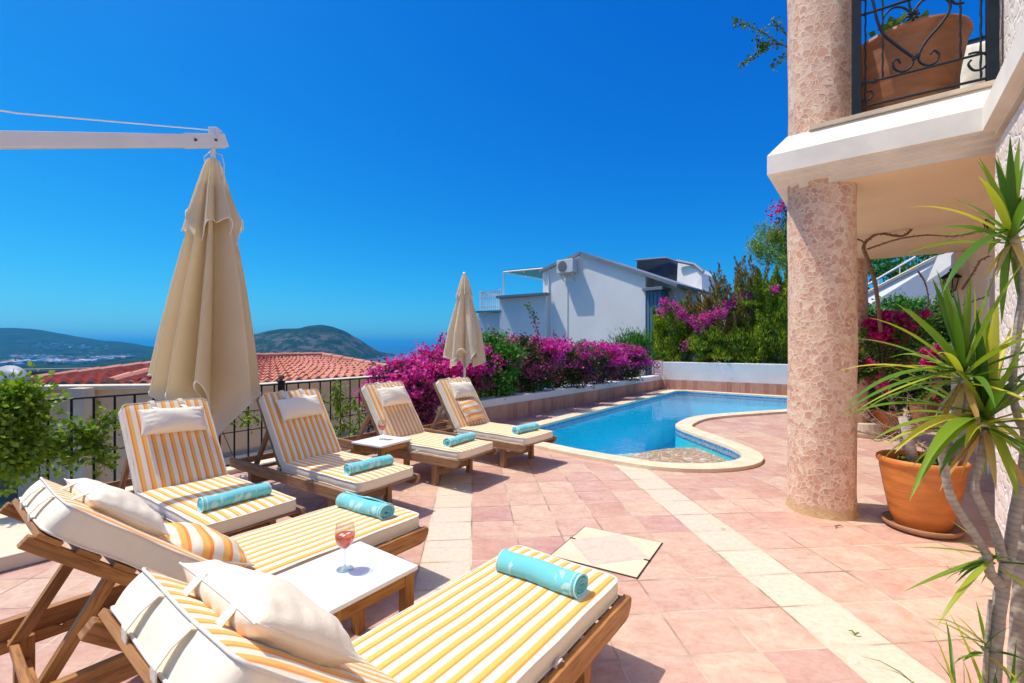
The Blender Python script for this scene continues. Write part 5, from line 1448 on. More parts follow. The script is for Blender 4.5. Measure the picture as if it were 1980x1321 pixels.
# satellite dish behind the bush at the left
q = D(8, 745, 7.0); root = empty('satellite_dish', (q.x, q.y, -.2), label='large grey round dish at the left edge behind the climbing plant', cat='satellite dish')
o2 = MB().lathe([(.0, .10), (.15, .09), (.30, .055), (.43, 0), (.44, .01), (.30, .075), (.15, .11), (0, .12)], 40).build('reflector', M['dish'], root, smooth=True)
o2.matrix_local = Matrix.Translation((0, 0, .95)) @ Matrix.Rotation(R(78), 4, 'X')
MB().tube([(0, .1, 0), (0, .1, .95)], .03, 8).build('mast', M['iron'], root)

# ================================================================ CLIMBERS ON THE RAILING
def climber(label, pts, per, spread, size, mat, seed, base):
    g = np.random.default_rng(seed); b0 = Vector(base); root = empty('climbing_plant', tuple(b0), label=label, cat='climbing plant')
    pp = []
    for p, m in pts: pp.append(np.array(p-b0)[None, :]+g.normal(size=(m, 3))*np.array([spread, spread*.5, spread]))
    leafmesh('foliage', np.concatenate(pp), size, mat, None, root, .75, -.25, seed=seed)
    mb = MB(); prev = Vector((0, 0, 0)); rr = random.Random(seed)
    for p, m in pts:
        e = p-b0; mb.tube([prev, (prev+e)/2+Vector((rr.uniform(-.05, .05), rr.uniform(-.05, .05), rr.uniform(-.04, .06))), e], .005, 5); prev = e
    mb.build('stem', M['bark'], root); return root
def fz(px, py, off=-.06):
    t = hit(px, off); p = nf(t, off); return Vector((p.x, p.y, CH-(py-HY)*p.y/F))
climber('dense bright green climbing plant at the left edge of the railing', [(fz(a, b, -.1), int(m*1.6)) for a, b, m in [(5, 880, 250), (20, 840, 330), (40, 790, 300), (15, 780, 300), (60, 775, 120), (30, 760, 90), (50, 815, 240), (10, 905, 160), (45, 860, 200), (-20, 820, 300), (-40, 860, 300), (70, 800, 60), (65, 735+15, 20), (62, 880, 90)]], 0, .095, .05, M['leaf_bright'], 61, fz(-10, 960, -.1))
climber('leafy vine creeping along the railing between the left bush and the first back lounger', [(fz(a, b), m) for a, b, m in [(75, 890, 40), (90, 855, 60), (105, 870, 60), (125, 850, 70), (150, 830, 80), (170, 845, 90), (190, 860, 90), (200, 885, 60), (185, 835, 50), (210, 810, 40), (215, 800, 30), (140, 880, 60), (160, 870, 60), (120, 900, 25), (203, 898, 30)]], 0, .065, .055, M['leaf_bright'], 62, fz(75, 960))
climber('thin vine on the railing behind the skirt of the big parasol', [(fz(a, b), m) for a, b, m in [(415, 800, 25), (425, 815, 30), (440, 805, 16), (470, 815, 25), (485, 810, 20), (500, 812, 20), (405, 790, 12)]], 0, .05, .052, M['leaf_bright'], 63, fz(450, 880))
climber('upright vine on the railing behind the rear side table', [(fz(a, b), m) for a, b, m in [(655, 850, 25), (650, 830, 35), (668, 825, 35), (660, 800, 40), (650, 775, 45), (655, 760, 40), (648, 748, 25), (660, 785, 35), (680, 780, 30), (690, 790, 35), (695, 810, 35), (685, 830, 30), (690, 845, 20), (620, 780, 30), (615, 775, 25), (625, 800, 15)]], 0, .055, .055, M['leaf_bright'], 64, fz(660, 890))

# fallen petals by the pool
g = np.random.default_rng(12); pts = []
for _ in range(70):
    t = g.random()*9.5-1.2; o = WL0-WNn*(.06+abs(g.normal())*.22)+WD*t; pts.append((o.x, o.y, .008))
for _ in range(40):
    t = g.random()*3.6; o = WC-RNn*(.25+abs(g.normal())*.15)+RD*(t+.3); pts.append((o.x, o.y, .06 if 1 else 0))
pts = [(x, y, .052 if i >= 70 else z) for i, (x, y, z) in enumerate(pts)]
dd = g.normal(size=(len(pts), 3)); dd[:, 2] *= .15
tag(leafmesh('fallen_petals', pts, .035, M['magenta'], None, None, .8, dirs=dd, fold=.2), 'magenta petals scattered on the paving along the pool wall', 'petals', kind='stuff')

# ================================================================ THE VILLA: ARCADE, BALCONY, WALLS
C1 = G(1900, 253, 3.0); C1.z = 0
def st(s, t, z=0): return C1+P*s+A*t+Z*z
LW, TB = 1.334, 5.15
root = empty('villa', tuple(C1), label='cream villa on the right with balcony, moulded cornice and arcade below', cat='villa')
def vr(s, t, z=0): return P*s+A*t+Z*z
def lay(i, z0, z1, i2=None):
    f = lambda j, z: [vr(-LW+j, j, z), vr(j, j, z), vr(j, -5, z), vr(6, -5, z), vr(6, TB, z), vr(-LW+j, TB-j, z)]
    return f(i, z0), f(i if i2 is None else i2, z1)
def ring(mb, lo, hi, capl=False, caph=False):
    n = len(lo)
    ln = 0
    for k_ in range(n):
        j = (k_+1) % n; d = (lo[j]-lo[k_]).length
        q = [lo[k_], lo[j], hi[j], hi[k_]]
        mb.quad(q, [(ln, 0), (ln+d, 0), (ln+d, .2), (ln, .2)]); ln += d
    for pl, fl in ((lo, True), (hi, False)):
        if (fl and capl) or (not fl and caph):
            for t in geometry.tessellate_polygon([pl]):
                tri = [pl[x] for x in t]; nz = (tri[1]-tri[0]).cross(tri[2]-tri[0]).z
                if (nz < 0) != fl: tri = tri[::-1]
                mb.quad(tri, [(p.x, p.y) for p in tri])
mb = MB(); z = 2.9
steps = [(.215, 2.90, .215, 2.938), (.145, 2.938, .145, 2.970), (.07, 2.970, .07, 3.0), (.0, 3.0, .0, 3.165), (.0, 3.165, .135, 3.345)]
for k_, (i0, a, i1, b) in enumerate(steps):
    lo, _ = lay(i0, a, a); hi, _ = lay(i1, b, b); 
    ring(mb, lo, hi, True if k_ < 4 else False, k_ == 4)
mb.build('cornice', M['cream_paint'], root)
mb = MB(); lo, _ = lay(.225, 2.896, 2.9); ring(mb, lo, lay(.225, 2.899, 0)[0], True, False); mb.build('soffit', M['peach'], root)
mb = MB(); lo, _ = lay(.10, 3.349, 0); hi, _ = lay(.10, 3.385, 0); 
n_ = [vr(-LW+.30, .11, 3.349), vr(.12, .11, 3.349), vr(.12, TB-.2, 3.349), vr(-LW+.12, TB-.2, 3.349), vr(-LW+.12, .8, 3.349)]
mb.prism(n_, (0, 0, 0), (0, 0, .034)); mb.build('floor_edge', M['marble_slab'], root, bevel=.004)
# ground floor walls: near wing wall (stone clad) and the terrace wall behind with door
mb = MB(); q = [vr(.07, -5), vr(.07, .07), vr(.36, .07), vr(.36, -5)]
mb.prism([v+Z*0 for v in q], (0, 0, 0), (0, 0, 2.896)); mb.build('stone_wall', M['mosaic_white'], root)
mb = MB(); mb.prism([vr(.36, .07), vr(.36, .25), vr(.8, .25), vr(.8, .07)], (0, 0, 0), (0, 0, 2.896)); mb.build('wall', M['peach'], root)
wx = .51
mb = MB()
for t0, t1, zz0, zz1 in [(.25, 2.05, 0, 2.896), (2.05, 3.0, 2.2, 2.896), (3.0, 5.45, 0, 2.896)]:
    mb.prism([vr(wx, t0, zz0), vr(wx, t1, zz0), vr(wx+.3, t1, zz0), vr(wx+.3, t0, zz0)], (0, 0, 0), (0, 0, zz1-zz0))
mb.build('wall', M['peach'], root)
mb = MB()
for t_ in (2.02, 3.03): mb.frame(vr(wx-.02, t_, 1.13), P*.04, A*.06, Z*1.13)
mb.frame(vr(wx-.02, 2.525, 2.31), P*.04, A*.565, Z*.05); fr_ = mb.build('door_frame', M['cream_paint'], root, bevel=.006)
mb = MB().frame(vr(wx+.12, 2.525, 1.1), P*.02, A*.47, Z*1.09); dd = mb.build('door', M['iron_blue'], root, bevel=.004)
MB().tube([vr(wx+.07, 2.15, 1.0), vr(wx+.03, 2.15, 1.02), vr(wx+.03, 2.24, 1.02)], .01, 8).build('handle', M['bolt'], dd)
# pilaster strip near the corner
mb = MB(); mb.frame(vr(wx-.06, 5.1, 1.448), P*.09, A*.16, Z*1.447); mb.build('pilaster', M['cream_paint'], root, bevel=.008)
# upper storey wall along the near wing
mb = MB(); mb.prism([vr(.14, -5), vr(.14, .9), vr(.5, .9), vr(.5, -5)], (0, 0, 3.35), (0, 0, 7.2)); mb.build('upper_wall', M['mosaic_white'], root)
mb = MB(); mb.prism([vr(.5, .6), vr(.5, .9), vr(1.2, .9), vr(1.2, .6)], (0, 0, 3.35), (0, 0, 7.2)); mb.build('upper_wall', M['peach'], root)
mb = MB(); mb.prism([vr(-LW+.1, .1), vr(.1, .1), vr(.1, -5), vr(6, -5), vr(6, 1.6), vr(-LW+.1, 1.6)], (0, 0, 8.0), (0, 0, 8.4)); mb.build('upper_slab', M['cream_paint'], root)

def column(cx, cy, r, zs, label):
    root = empty('stone_column', (cx, cy, 0), label=label, cat='column', group='stone mosaic columns')
    g = random.Random(int(cx*10)); n, m = 96, 90
    for z0, z1, nm in zs:
        mb = MB()
        def fn(u, v):
            z = z0+(z1-z0)*u; th = v*2*math.pi
            rr = r+.004*math.sin(5*th+z*3)+.003*math.sin(11*th-z*8)+.02*math.exp(-(z-z0)*18)*(1 if z0 < 1 else 0)
            return Vector((rr*math.cos(-th), rr*math.sin(-th), z))
        mb.surf(fn, m, n, 0, True, lambda u, v: (v*2*math.pi*r, z0+(z1-z0)*u))
        mb.build(nm, M['mosaic'], root, smooth=True)
    return root
CP = Vector((2.823, 4.154, 0))
column(CP.x, CP.y, .262, [(0, 2.995, 'lower_shaft'), (3.33, 8.0, 'upper_shaft')], 'big pink stone mosaic column carrying the balcony corner')
C2 = Vector((5.5, 7.42, 0)); C2 = G(1660, 846)+Vector((.02, .25, 0)); C2.z = 0
column(C2.x, C2.y, .262, [(0, 2.896, 'lower_shaft'), (3.39, 6.2, 'upper_shaft')], 'second stone mosaic column half hidden behind the front one')
mb = MB().lathe([(0, 0), (.30, .0), (.32, .06), (.29, .22), (.27, .24), (0, .24)], 24, (0, 0, 0)); o = mb.build('stone_block', M['marble_slab'], smooth=False); o.location = (C2.x+.15, C2.y-.05, 0.001)
tag(o, 'rough sandy stone block at the foot of the rear column', 'stone')

# balcony railing with wrought scrolls
ra, rb = Vector((2.86, 3.78, 0)), Vector((3.52, 3.335, 0)); rd = (rb-ra).normalized(); RLn = (rb-ra).length; ZF = 3.384
root = empty('balcony_railing', (ra.x, ra.y, ZF), math.atan2(rd.y, rd.x), label='dark wrought iron balcony railing with scrolls between the column and the house wall', cat='railing')
for x in (0, RLn): MB().box((x, 0, .65), (.065, .05, 1.3)).build('post', M['iron_blue'], root, bevel=.003)
MB().tube([(.03, 0, .08), (RLn-.03, 0, .08)], .010, 6).build('bottom_rail', M['iron_blue'], root)
MB().tube([(.03, 0, .27), (RLn-.03, 0, .27)], .009, 6).build('rail', M['iron_blue'], root)
MB().tube([(.03, 0, .84), (RLn-.03, 0, .84)], .010, 6).build('rail', M['iron_blue'], root)
MB().tube([(.03, 0, 1.24), (RLn-.03, 0, 1.24)], .016, 6).build('top_rail', M['iron_blue'], root)
def twist(mb, p, q, r=.007):
    p, q = Vector(p), Vector(q); k_ = 26; pts = []
    for i in range(k_+1): pts.append(p.lerp(q, i/k_)+Vector((.0025*math.sin(i*2.1), .0025*math.cos(i*2.1), 0)))
    mb.tube(pts, [r*(1.15 if i % 2 else .9) for i in range(k_+1)], 6)
for x in (.06, .17, RLn-.17, RLn-.06):
    mb = MB(); twist(mb, (x, 0, .08 if x < .1 or x > RLn-.1 else .27), (x, 0, 1.24)); mb.build('twisted_bar', M['iron_blue'], root, smooth=True)
def scroll(cx_, cz_, r, a0, turns, sgn=1, r_in=.25, k_=30):
    return [Vector((cx_+r*(1-(1-r_in)*i/k_)*math.cos(a0+sgn*turns*2*math.pi*i/k_), 0, cz_+r*(1-(1-r_in)*i/k_)*math.sin(a0+sgn*turns*2*math.pi*i/k_))) for i in range(k_+1)]
mc = RLn/2
def rp(zx, zy):      # railing design, measured off the ironwork
    x = (zx-885)/(1640-885)*RLn; zb_ = 655-(zx-885)*.232
    return Vector((x, 0, .08+(zb_-zy)*.19/(118+(zx-1000)*.029)))
WORK = [('scroll', .0105, [(1230, 385), (1130, 325), (1050, 268), (1012, 200), (988, 110), (962, 62), (925, 40), (900, 75), (925, 105), (955, 85)]),
        ('scroll', .0105, [(1250, 370), (1300, 290), (1370, 212), (1418, 140), (1422, 85), (1370, 60), (1300, 72), (1250, 112), (1225, 165)]),
        ('scroll', .008, [(1040, 235), (1056, 180), (1105, 135), (1165, 128), (1205, 150), (1222, 170)]),
        ('scroll', .008, [(1230, 385), (1212, 430), (1160, 458), (1115, 442), (1108, 408), (1135, 395), (1150, 415)]),
        ('scroll', .008, [(1250, 375), (1262, 405), (1305, 420), (1352, 400), (1366, 362), (1340, 342), (1320, 362)]),
        ('scroll', .008, [(1222, 165), (1200, 100), (1222, 60), (1195, 25), (1155, 50), (1160, 80), (1180, 82)]),
        ('scroll', .008, [(1225, 60), (1260, 78), (1300, 45), (1305, 5), (1280, -10), (1265, 15)]),
        ('side_scroll', .008, [(1000, 512), (950, 520), (905, 560), (910, 605), (950, 612), (985, 585), (975, 562), (950, 570)]),
        ('side_scroll', .008, [(1520, 360), (1570, 350), (1620, 372), (1600, 430), (1550, 445), (1520, 415), (1535, 390)]),
        ('side_scroll', .008, [(1500, 90), (1450, 95), (1435, 60), (1460, 40), (1480, 60)])]
for nm_, r_, pts_ in WORK:
    MB().tube(catmull([rp(*q_) for q_ in pts_], 5), r_, 6).build(nm_, M['iron_blue'], root, smooth=True)
for q_ in [(1230, 385), (1000, 512), (1250, 372), (1180, 40)]:
    MB().box(rp(*q_), (.03, .022, .028)).build('collar', M['iron_blue'], root, bevel=.004)
mb = MB()
for i in range(8): a = i*math.pi/4; c_ = rp(1222, 168); mb.tube([tuple(c_), (c_.x+.04*math.cos(a), -.012, c_.z+.04*math.sin(a))], [.006, .010], 6)
mb.build('rosette', M['iron_blue'], root, smooth=True)

# terracotta pots
def pot(name, cx, cy, z0, s, label, mat, saucer=True, group='terracotta plant pots', h=.56, r0=.205, r1=.262, soil=True):
    root = empty(name, (cx, cy, z0), label=label, cat='plant pot', group=group)
    zb = .03 if saucer else .0
    prof = [(.0, zb), (r0*.82, zb), (r0*.86, zb+.01), (r0*1.02, zb+.10), (r1*.94, zb+h*.55), (r1*1.03, zb+h*.82), (r1*1.035, zb+h*.88), (r1*1.08, zb+h*.895), (r1*1.115, zb+h*.93), (r1*1.10, zb+h*.97), (r1*1.05, zb+h*.985), (r1*1.0, zb+h*.96), (r1*.97, zb+h*.85), (r1*.95, zb+h*.80)]
    mb = MB().lathe([(a*s, b*s) for a, b in prof], 64); mb.build('pot_body', mat, root, smooth=True)
    if soil:
        mb = MB().lathe([(0, zb+h*.865), (r1*.5, zb+h*.87), (r1*.985, zb+h*.855)], 40) ; mb.v = [(a*s, b*s, c*s+.01*math.sin(a*40)*math.cos(b*33)) for a, b, c in mb.v]; mb.build('soil', M['soil'], root, smooth=True)
    if saucer:
        mb = MB().lathe([(a*s, b*s) for a, b in [(0, .0), (r0*1.05, .0), (r0*1.22, .025), (r0*1.26, .055), (r0*1.20, .058), (r0*1.10, .03), (0, .022)]], 56); mb.build('saucer', M['saucer'], root, smooth=True)
    return root
P1 = Vector((3.34, 3.715, 0))
pot('terracotta_pot', P1.x, P1.y, .001, 1.0, 'large bright orange terracotta pot on a saucer right of the front column', M['pot'])
q = G(1731, 848, 0); P2 = Vector((q.x, q.y+.2, 0)); pot('terracotta_pot', P2.x, P2.y, .001, .84, 'smaller terracotta pot on a saucer farther back in the arcade', M['pot'], h=.50)
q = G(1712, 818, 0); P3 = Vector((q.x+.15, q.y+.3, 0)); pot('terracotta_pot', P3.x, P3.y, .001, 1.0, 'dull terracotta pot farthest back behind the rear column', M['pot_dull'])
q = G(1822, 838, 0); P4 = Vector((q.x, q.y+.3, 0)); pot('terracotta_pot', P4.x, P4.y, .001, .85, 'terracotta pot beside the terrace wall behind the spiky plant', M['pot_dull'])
PB = st(-.38, .66, 3.385)
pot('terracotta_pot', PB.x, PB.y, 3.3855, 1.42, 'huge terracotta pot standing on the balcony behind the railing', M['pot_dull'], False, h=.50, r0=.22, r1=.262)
# plant in the balcony pot
root = empty('potted_plant', (PB.x, PB.y, 4.03), label='sparse light green plant growing from the balcony pot', cat='plant')
g = np.random.default_rng(8); pp = blob((-.08, 0, .10), (.30, .2, .20), 300, 3, .3, 14, .3); leafmesh('foliage', pp, .075, M['leaf_bright'], None, root, .8)
twigs('stems', (0, 0, .1), (.25, .2, .25), (0, 0, -.05), 12, 4, M['bark'], root, .006)
# chair with white cushion on the balcony
cq = st(.28, 1.45, 3.385); root = empty('balcony_chair', tuple(cq), math.atan2(P.y, P.x), label='dark chair with a white back cushion on the balcony behind the railing', cat='chair')
mb = MB(); mb.box((0, 0, .42), (.5, .5, .03)); mb.build('seat', M['wood'], root, bevel=.006)
for i in (-1, 1):
    for j in (-1, 1): MB().box((i*.22, j*.22, .20), (.035, .035, .40)).build('leg', M['iron_blue'], root)
mb = MB(); mb.beam((-.22, .24, .43), (-.22, .30, 1.1), .03, .03); mb.beam((.22, .24, .43), (.22, .30, 1.1), .03, .03); mb.beam((-.23, .30, 1.09), (.23, .30, 1.09), .03, .03); mb.build('back_frame', M['iron_blue'], root)
mb, pts = pillow_mb(.46, .58, .16, 90); Mx = Matrix.Translation((0, .16, .74)) @ Matrix.Rotation(R(82), 4, 'X'); mb.v = [tuple(Mx @ Vector(v)) for v in mb.v]; mb.build('cushion', M['pillow'], root, smooth=True)

# wall lanterns
def lantern(loc, sc_, wall, label):
    root = empty('wall_lantern', tuple(loc), label=label, cat='lantern', group='dark wall lanterns')
    s = sc_
    mb = MB().lathe([(0, -.165*s), (.012*s, -.16*s), (.02*s, -.14*s), (.045*s, -.13*s), (.055*s, -.12*s), (.0, -.118*s)], 6); mb.build('base', M['iron'], root)
    mb = MB().lathe([(.050*s, -.12*s), (.080*s, .05*s)], 6); mb.build('glass', M['lampglass'], root)
    mb = MB()
    for i in range(6):
        a = 2*math.pi*i/6; mb.tube([(.052*s*math.cos(a), .052*s*math.sin(a), -.12*s), (.083*s*math.cos(a), .083*s*math.sin(a), .05*s)], .006*s, 5)
    mb.lathe([(.083*s, .045*s), (.115*s, .05*s), (.118*s, .06*s), (.07*s, .10*s), (.035*s, .12*s), (.03*s, .135*s), (.012*s, .14*s), (.015*s, .165*s), (.004*s, .185*s), (.0, .19*s)], 6); mb.build('cage', M['iron'], root)
    w_ = Vector(wall)-Vector(loc); mb = MB(); mb.tube(catmull([Vector((0, 0, -.16*s)), Vector((0, 0, -.21*s))+w_*.2, Vector((0, 0, -.20*s))+w_*.7, w_+Z*(-.12*s)], 5), .008*s, 6); mb.build('bracket', M['iron'], root, smooth=True)
    return root
def onwall(px, t=None):
    o = st(wx, 0); k_ = (px-CX)/F; tt = (k_*o.y-o.x)/(A.x-k_*A.y); return st(wx, tt)
wl = onwall(1868); ll = wl-P*.28; 
t_ = (1838-CX)/F; 
ll = D(1838, 545, wl.y-.05); lantern(ll, 1.1, wl+Z*(ll.z)-Vector((0, 0, 0)), 'dark lantern hanging from a bracket under the arcade')
wl = onwall(1935); ll = D(1919, 425, wl.y+.02); lantern(ll, 1.0, Vector((wl.x, wl.y, ll.z)), 'dark lantern partly hidden near the right edge above the spiky plant')

# ---- beyond the arcade: neighbour's white stair wall, steel handrail, hedges
root = empty('stair_wall', tuple(D(1690, 700, 13)), label='white sloping parapet wall rising to the right behind the arcade', cat='wall')
b0 = root.location.copy(); b0 = Vector(b0)
mb = MB(); pts = [D(1600, 640, 13.2), D(1850, 640, 12.2), D(1850, 484, 12.2), D(1805, 500, 12.4), D(1690, 561, 13.0), D(1600, 608, 13.4)]
mb.prism([p-b0 for p in pts], (0, 0, 0), A*.3); mb.build('wall', M['stucco_house'], root)
mb = MB(); mb.beam(D(1598, 606, 13.4)-b0+A*.15, D(1808, 497, 12.4)-b0+A*.15, .42, .07); mb.build('coping', M['cap'], root)
mb = MB(); mb.tube([D(1640, 573, 14.2)-b0, D(1770, 497, 13.6)-b0], .035, 8)
for x in (1660, 1700, 1740): y = 573-(x-1640)*76/130; mb.tube([D(x, y, 14.0)-b0, D(x, y+30, 14.0)-b0], .02, 6)
mb.build('handrail', M['white_metal'], root)
root = empty('hillside_tree', tuple(D(1740, 640, 17)), label='green treetops behind the sloping white parapet', cat='tree')
pp = blob((0, 0, D(1740, 520, 17).z-root.location.z), (2.6, 1.2, 1.1), 5000, 12, .3, 30, .35); leafmesh('foliage', pp, .16, M['leaf_vivid'], None, root, .5); twigs('branches', (0, 0, 2), (2, 1, 1), (0, 0, -1), 12, 4, M['bark'], root, .05)
# canopy of another house with stepped cornice
root = empty('stepped_eave', tuple(D(1800, 540, 9.6)), label='peach stepped eave of a neighbouring wing behind the lantern', cat='eave')
b0 = Vector(root.location)
mb = MB()
for i_, (xa, ya, dz) in enumerate([(1792, 545, 0), (1802, 548, .0), (1812, 551, 0)]):
    p_ = [D(xa, ya-2*i_, 9.6+.05*i_), D(1900, ya+10, 9.2), D(1900, 470, 9.2), D(xa+22, 494, 9.6+.05*i_)]
    mb.prism([v-b0 for v in p_], A*(.12*i_), A*(.12*i_+.10))
mb.build('cornice', M['cream_paint'], root)
# hedges behind arcade
def bush(px, py, Y, rad, n, mat, label, seed, size=.09, zb=0.0, name='leafy_shrub', flower=None, nf_=0, fm=None, cat='shrub'):
    c = D(px, py, Y); return shrub(name, (c.x, c.y, c.z), rad, n, mat, label, cat, None, flower, nf_, size, .06, seed, 24, .32, .2, -.4, None, zb)
bush(1735, 628, 11.2, (1.3, .6, .62), 8000, M['leaf_vivid'], 'bright green shrub below the sloping white wall behind the arcade', 301, .10)
bush(1852, 640, 9.2, (.5, .5, .75), 4500, M['leaf'], 'green shrub with orange flowers beside the far end of the terrace wall', 302, .08)
bush(1640, 690, 11.5, (1.0, .5, 1.1), 5000, M['leaf_dark'], 'dark leafy shrub just behind the rear column', 303, .09)
bush(1690, 720, 9.0, (.6, .4, .8), 4000, M['leaf_dark'], 'dark leafy mass behind the potted bougainvilleas', 304, .08)
bush(1790, 720, 9.3, (.9, .5, 1.05), 6500, M['leaf_dark'], 'dense dark shrub at the back of the arcade', 305, .085)
M['orange'] = leaf('orange_petals', [(0, (.75, .22, .02)), (1, (.85, .35, .04))])
root = empty('orange_flowers', tuple(D(1852, 618, 9.0)), label='small cluster of orange flowers by the terrace wall', cat='flowers')
leafmesh('flowers', blob((0, 0, 0), (.13, .13, .16), 120, 3), .06, M['orange'], None, root, .85, fold=.5)
# potted bougainvillea: big crimson mass
def bougp(base, cen, rad, nl, nf_, label, seed, mat=M['crimson'], fpos=None):
    root = empty('potted_bougainvillea', tuple(base), label=label, cat='bougainvillea', group='bougainvilleas in terracotta pots')
    lc = Vector(cen)-Vector(base)
    pp = blob(lc, rad, nl, seed, .4, 20, .35); leafmesh('foliage', pp, .062, M['leaf'], None, root, .62, seed=seed)
    pts = fpos or [(lc, rad, nf_)]
    ff = np.concatenate([blob(Vector(c)-(Vector(base) if fpos else Vector((0, 0, 0))), r, n, seed+7, .35, 14, .35) for c, r, n in pts])
    leafmesh('flowers', ff, .055, mat, None, root, .88, seed=seed+2, fold=.5)
    g = random.Random(seed); mb = MB(); mb.tube([(0, 0, 0), (lc.x*.3+.03, lc.y*.3, lc.z*.35), (lc.x*.7, lc.y*.7, lc.z*.8)], [.028, .022, .014], 7, uvs=1)
    for i in range(16):
        e = Vector(lc)+Vector((g.uniform(-1, 1)*rad[0], g.uniform(-1, 1)*rad[1], g.uniform(-.6, .8)*rad[2])); mb.tube([(lc.x*.4, lc.y*.4, lc.z*.5), (Vector(lc)*.6+e*.3), e], [.01, .007, .003], 5)
    mb.build('stems', M['bark'], root, smooth=True); return root
b2 = Vector((P2.x, P2.y, .40)); 
bougp(b2, D(1705, 655, P2.y-.1), (.52, .4, .48), 2600, 0, 'crimson bougainvillea growing from the smaller pot behind the front column', 311, M['crimson'], [(D(1722, 635, P2.y-.2), (.40, .25, .28), 2400), (D(1700, 618, P2.y-.2), (.12, .1, .08), 120), (D(1780, 610, P2.y), (.12, .1, .1), 160), (D(1678, 700, P2.y-.4), (.09, .08, .07), 70), (D(1665, 678, P2.y-.3), (.05, .05, .05), 30), (D(1740, 700, P2.y-.1), (.16, .1, .1), 150), (D(1663, 605, P2.y), (.06, .05, .05), 40), (D(1710, 745, P2.y-.3), (.15, .1, .1), 70)])
b4 = Vector((P4.x, P4.y, .38)); bougp(b4, D(1840, 715, P4.y), (.55, .35, .5), 1800, 0, 'pink bougainvillea at the terrace wall behind the spiky plant', 312, M['crimson'], [(D(1800, 690, P4.y-.3), (.22, .12, .2), 420), (D(1885, 700, P4.y-.2), (.10, .12, .12), 200), (D(1810, 740, P4.y-.3), (.10, .1, .08), 60)])
b3 = Vector((P3.x, P3.y, .45)); root = bougp(b3, D(1655, 700, 6.3), (.22, .2, .34), 900, 0, 'leafy bougainvillea branch curling around the front column edge', 313, M['crimson'], [(D(1672, 705, 6.2), (.10, .08, .07), 60), (D(1690, 735, 6.2), (.08, .08, .08), 50)])
# low leafy plants in the pots
for (pp_, nm, lb, sd) in [(P2, 'potted_plant', 'small round-leaved plant in the smaller arcade pot', 1), (P4, 'potted_plant', 'red-flowered low plant in the pot by the terrace wall', 2), (P1, 'potted_plant', 'low dark green ground plant around the stump in the large orange pot', 3)]:
    root = empty(nm, (pp_.x, pp_.y, .44 if sd != 3 else .51), label=lb, cat='plant'); n = 500 if sd != 3 else 260
    leafmesh('foliage', blob((0, 0, .05 if sd == 3 else .08), (.20, .20, .06 if sd == 3 else .16), n, 20+sd, .2, 12, .4), .04 if sd == 3 else .055, M['leaf'], None, root, .8)
    if sd == 2: leafmesh('flowers', blob((0, -.1, .1), (.12, .1, .1), 60, 9), .045, M['red'], None, root, .9)
# thorny dry twigs growing out of the large pot and pale tangle
def thorny(label, paths, r, base, seed, name='dry_thorny_branch', th=.03, mat=None, every=.05):
    root = empty(name, tuple(base), label=label, cat='branch', ); g = random.Random(seed); mb = MB()
    for pts, rr in paths:
        c = catmull([Vector(p)-Vector(base) for p in pts], 8); k_ = len(c)
        mb.tube(c, [rr*(1-.6*i/k_) for i in range(k_)], 6, cap=True)
        for i in range(1, k_-1):
            for _ in range(2 if every < .06 else 1):
                d = Vector((g.uniform(-1, 1), g.uniform(-1, 1), g.uniform(-.6, 1))).normalized()
                L_ = th*g.uniform(.4, 1.3); mb.tube([c[i], c[i]+d*L_], [rr*.35, .0012], 4, cap=False)
    mb.build('branch', mat or M['thorn'], root, smooth=True); return root
Yv = 5.8
thorny('bare thorny vine climbing beside the column and running along under the ceiling', [
  ([D(1703, 640, 7.0), D(1698, 590, 6.6), D(1690, 540, 6.2), D(1677, 500, 5.9), D(1670, 480, 5.8), D(1676, 466, 5.8), D(1700, 452, 5.7), D(1730, 456, 5.6), D(1750, 455, 5.5), D(1766, 440, 5.5)], .028),
  ([D(1678, 482, 5.9), D(1700, 474, 5.7), D(1740, 462, 5.5), D(1790, 455, 5.3), D(1840, 457, 5.1), D(1880, 452, 4.9), D(1905, 448, 4.8)], .012),
  ([D(1700, 452, 5.7), D(1706, 440, 5.7), D(1712, 447, 5.7)], .014),
  ([D(1653, 462, 5.9), D(1666, 466, 5.8), D(1674, 474, 5.8)], .012)], .02, D(1703, 640, 7.0), 4)
thorny('rust-brown thorny twigs in front of the wall lantern', [
  ([D(1775, 525, 6.4), D(1788, 545, 6.3), D(1795, 575, 6.2), D(1793, 600, 6.2)], .012),
  ([D(1860, 560, 5.0), D(1880, 530, 4.9), D(1895, 505, 4.8), D(1912, 495, 4.8)], .012),
  ([D(1862, 590, 5.0), D(1890, 580, 4.9), D(1912, 572, 4.8)], .009)], .02, D(1793, 700, 6.2), 5)
M['pale_twig'] = simple('pale_twig', (.50, .36, .26), .9, .2, 20, .2, 60)
g = random.Random(77); pa = []
c0 = Vector((P1.x, P1.y, .55))
for i in range(30):
    a = g.uniform(0, 6.28); e = c0+Vector((math.cos(a)*g.uniform(.1, .42)-.12, math.sin(a)*g.uniform(.1, .3)+.2, g.uniform(.15, .62)))
    m1 = c0+(e-c0)*.5+Vector((g.uniform(-.1, .1), g.uniform(-.1, .1), g.uniform(0, .1))); pa.append(([c0+Vector((-.12, .05, .25)), m1, e], .005))
thorny('tangle of pale dry twigs standing in the large orange pot', pa, .01, c0, 6, 'dry_twigs', .035, M['pale_twig'])
root = empty('plant_stump', (P1.x-.12, P1.y-.05, .5), label='grey cut stem standing in the large orange pot', cat='stem')
MB().tube([(.02, 0, .02), (-.02, 0, .22), (-.06, .02, .42)], [.04, .035, .03], 10).build('stem', M['pale_bark'], root, smooth=True)

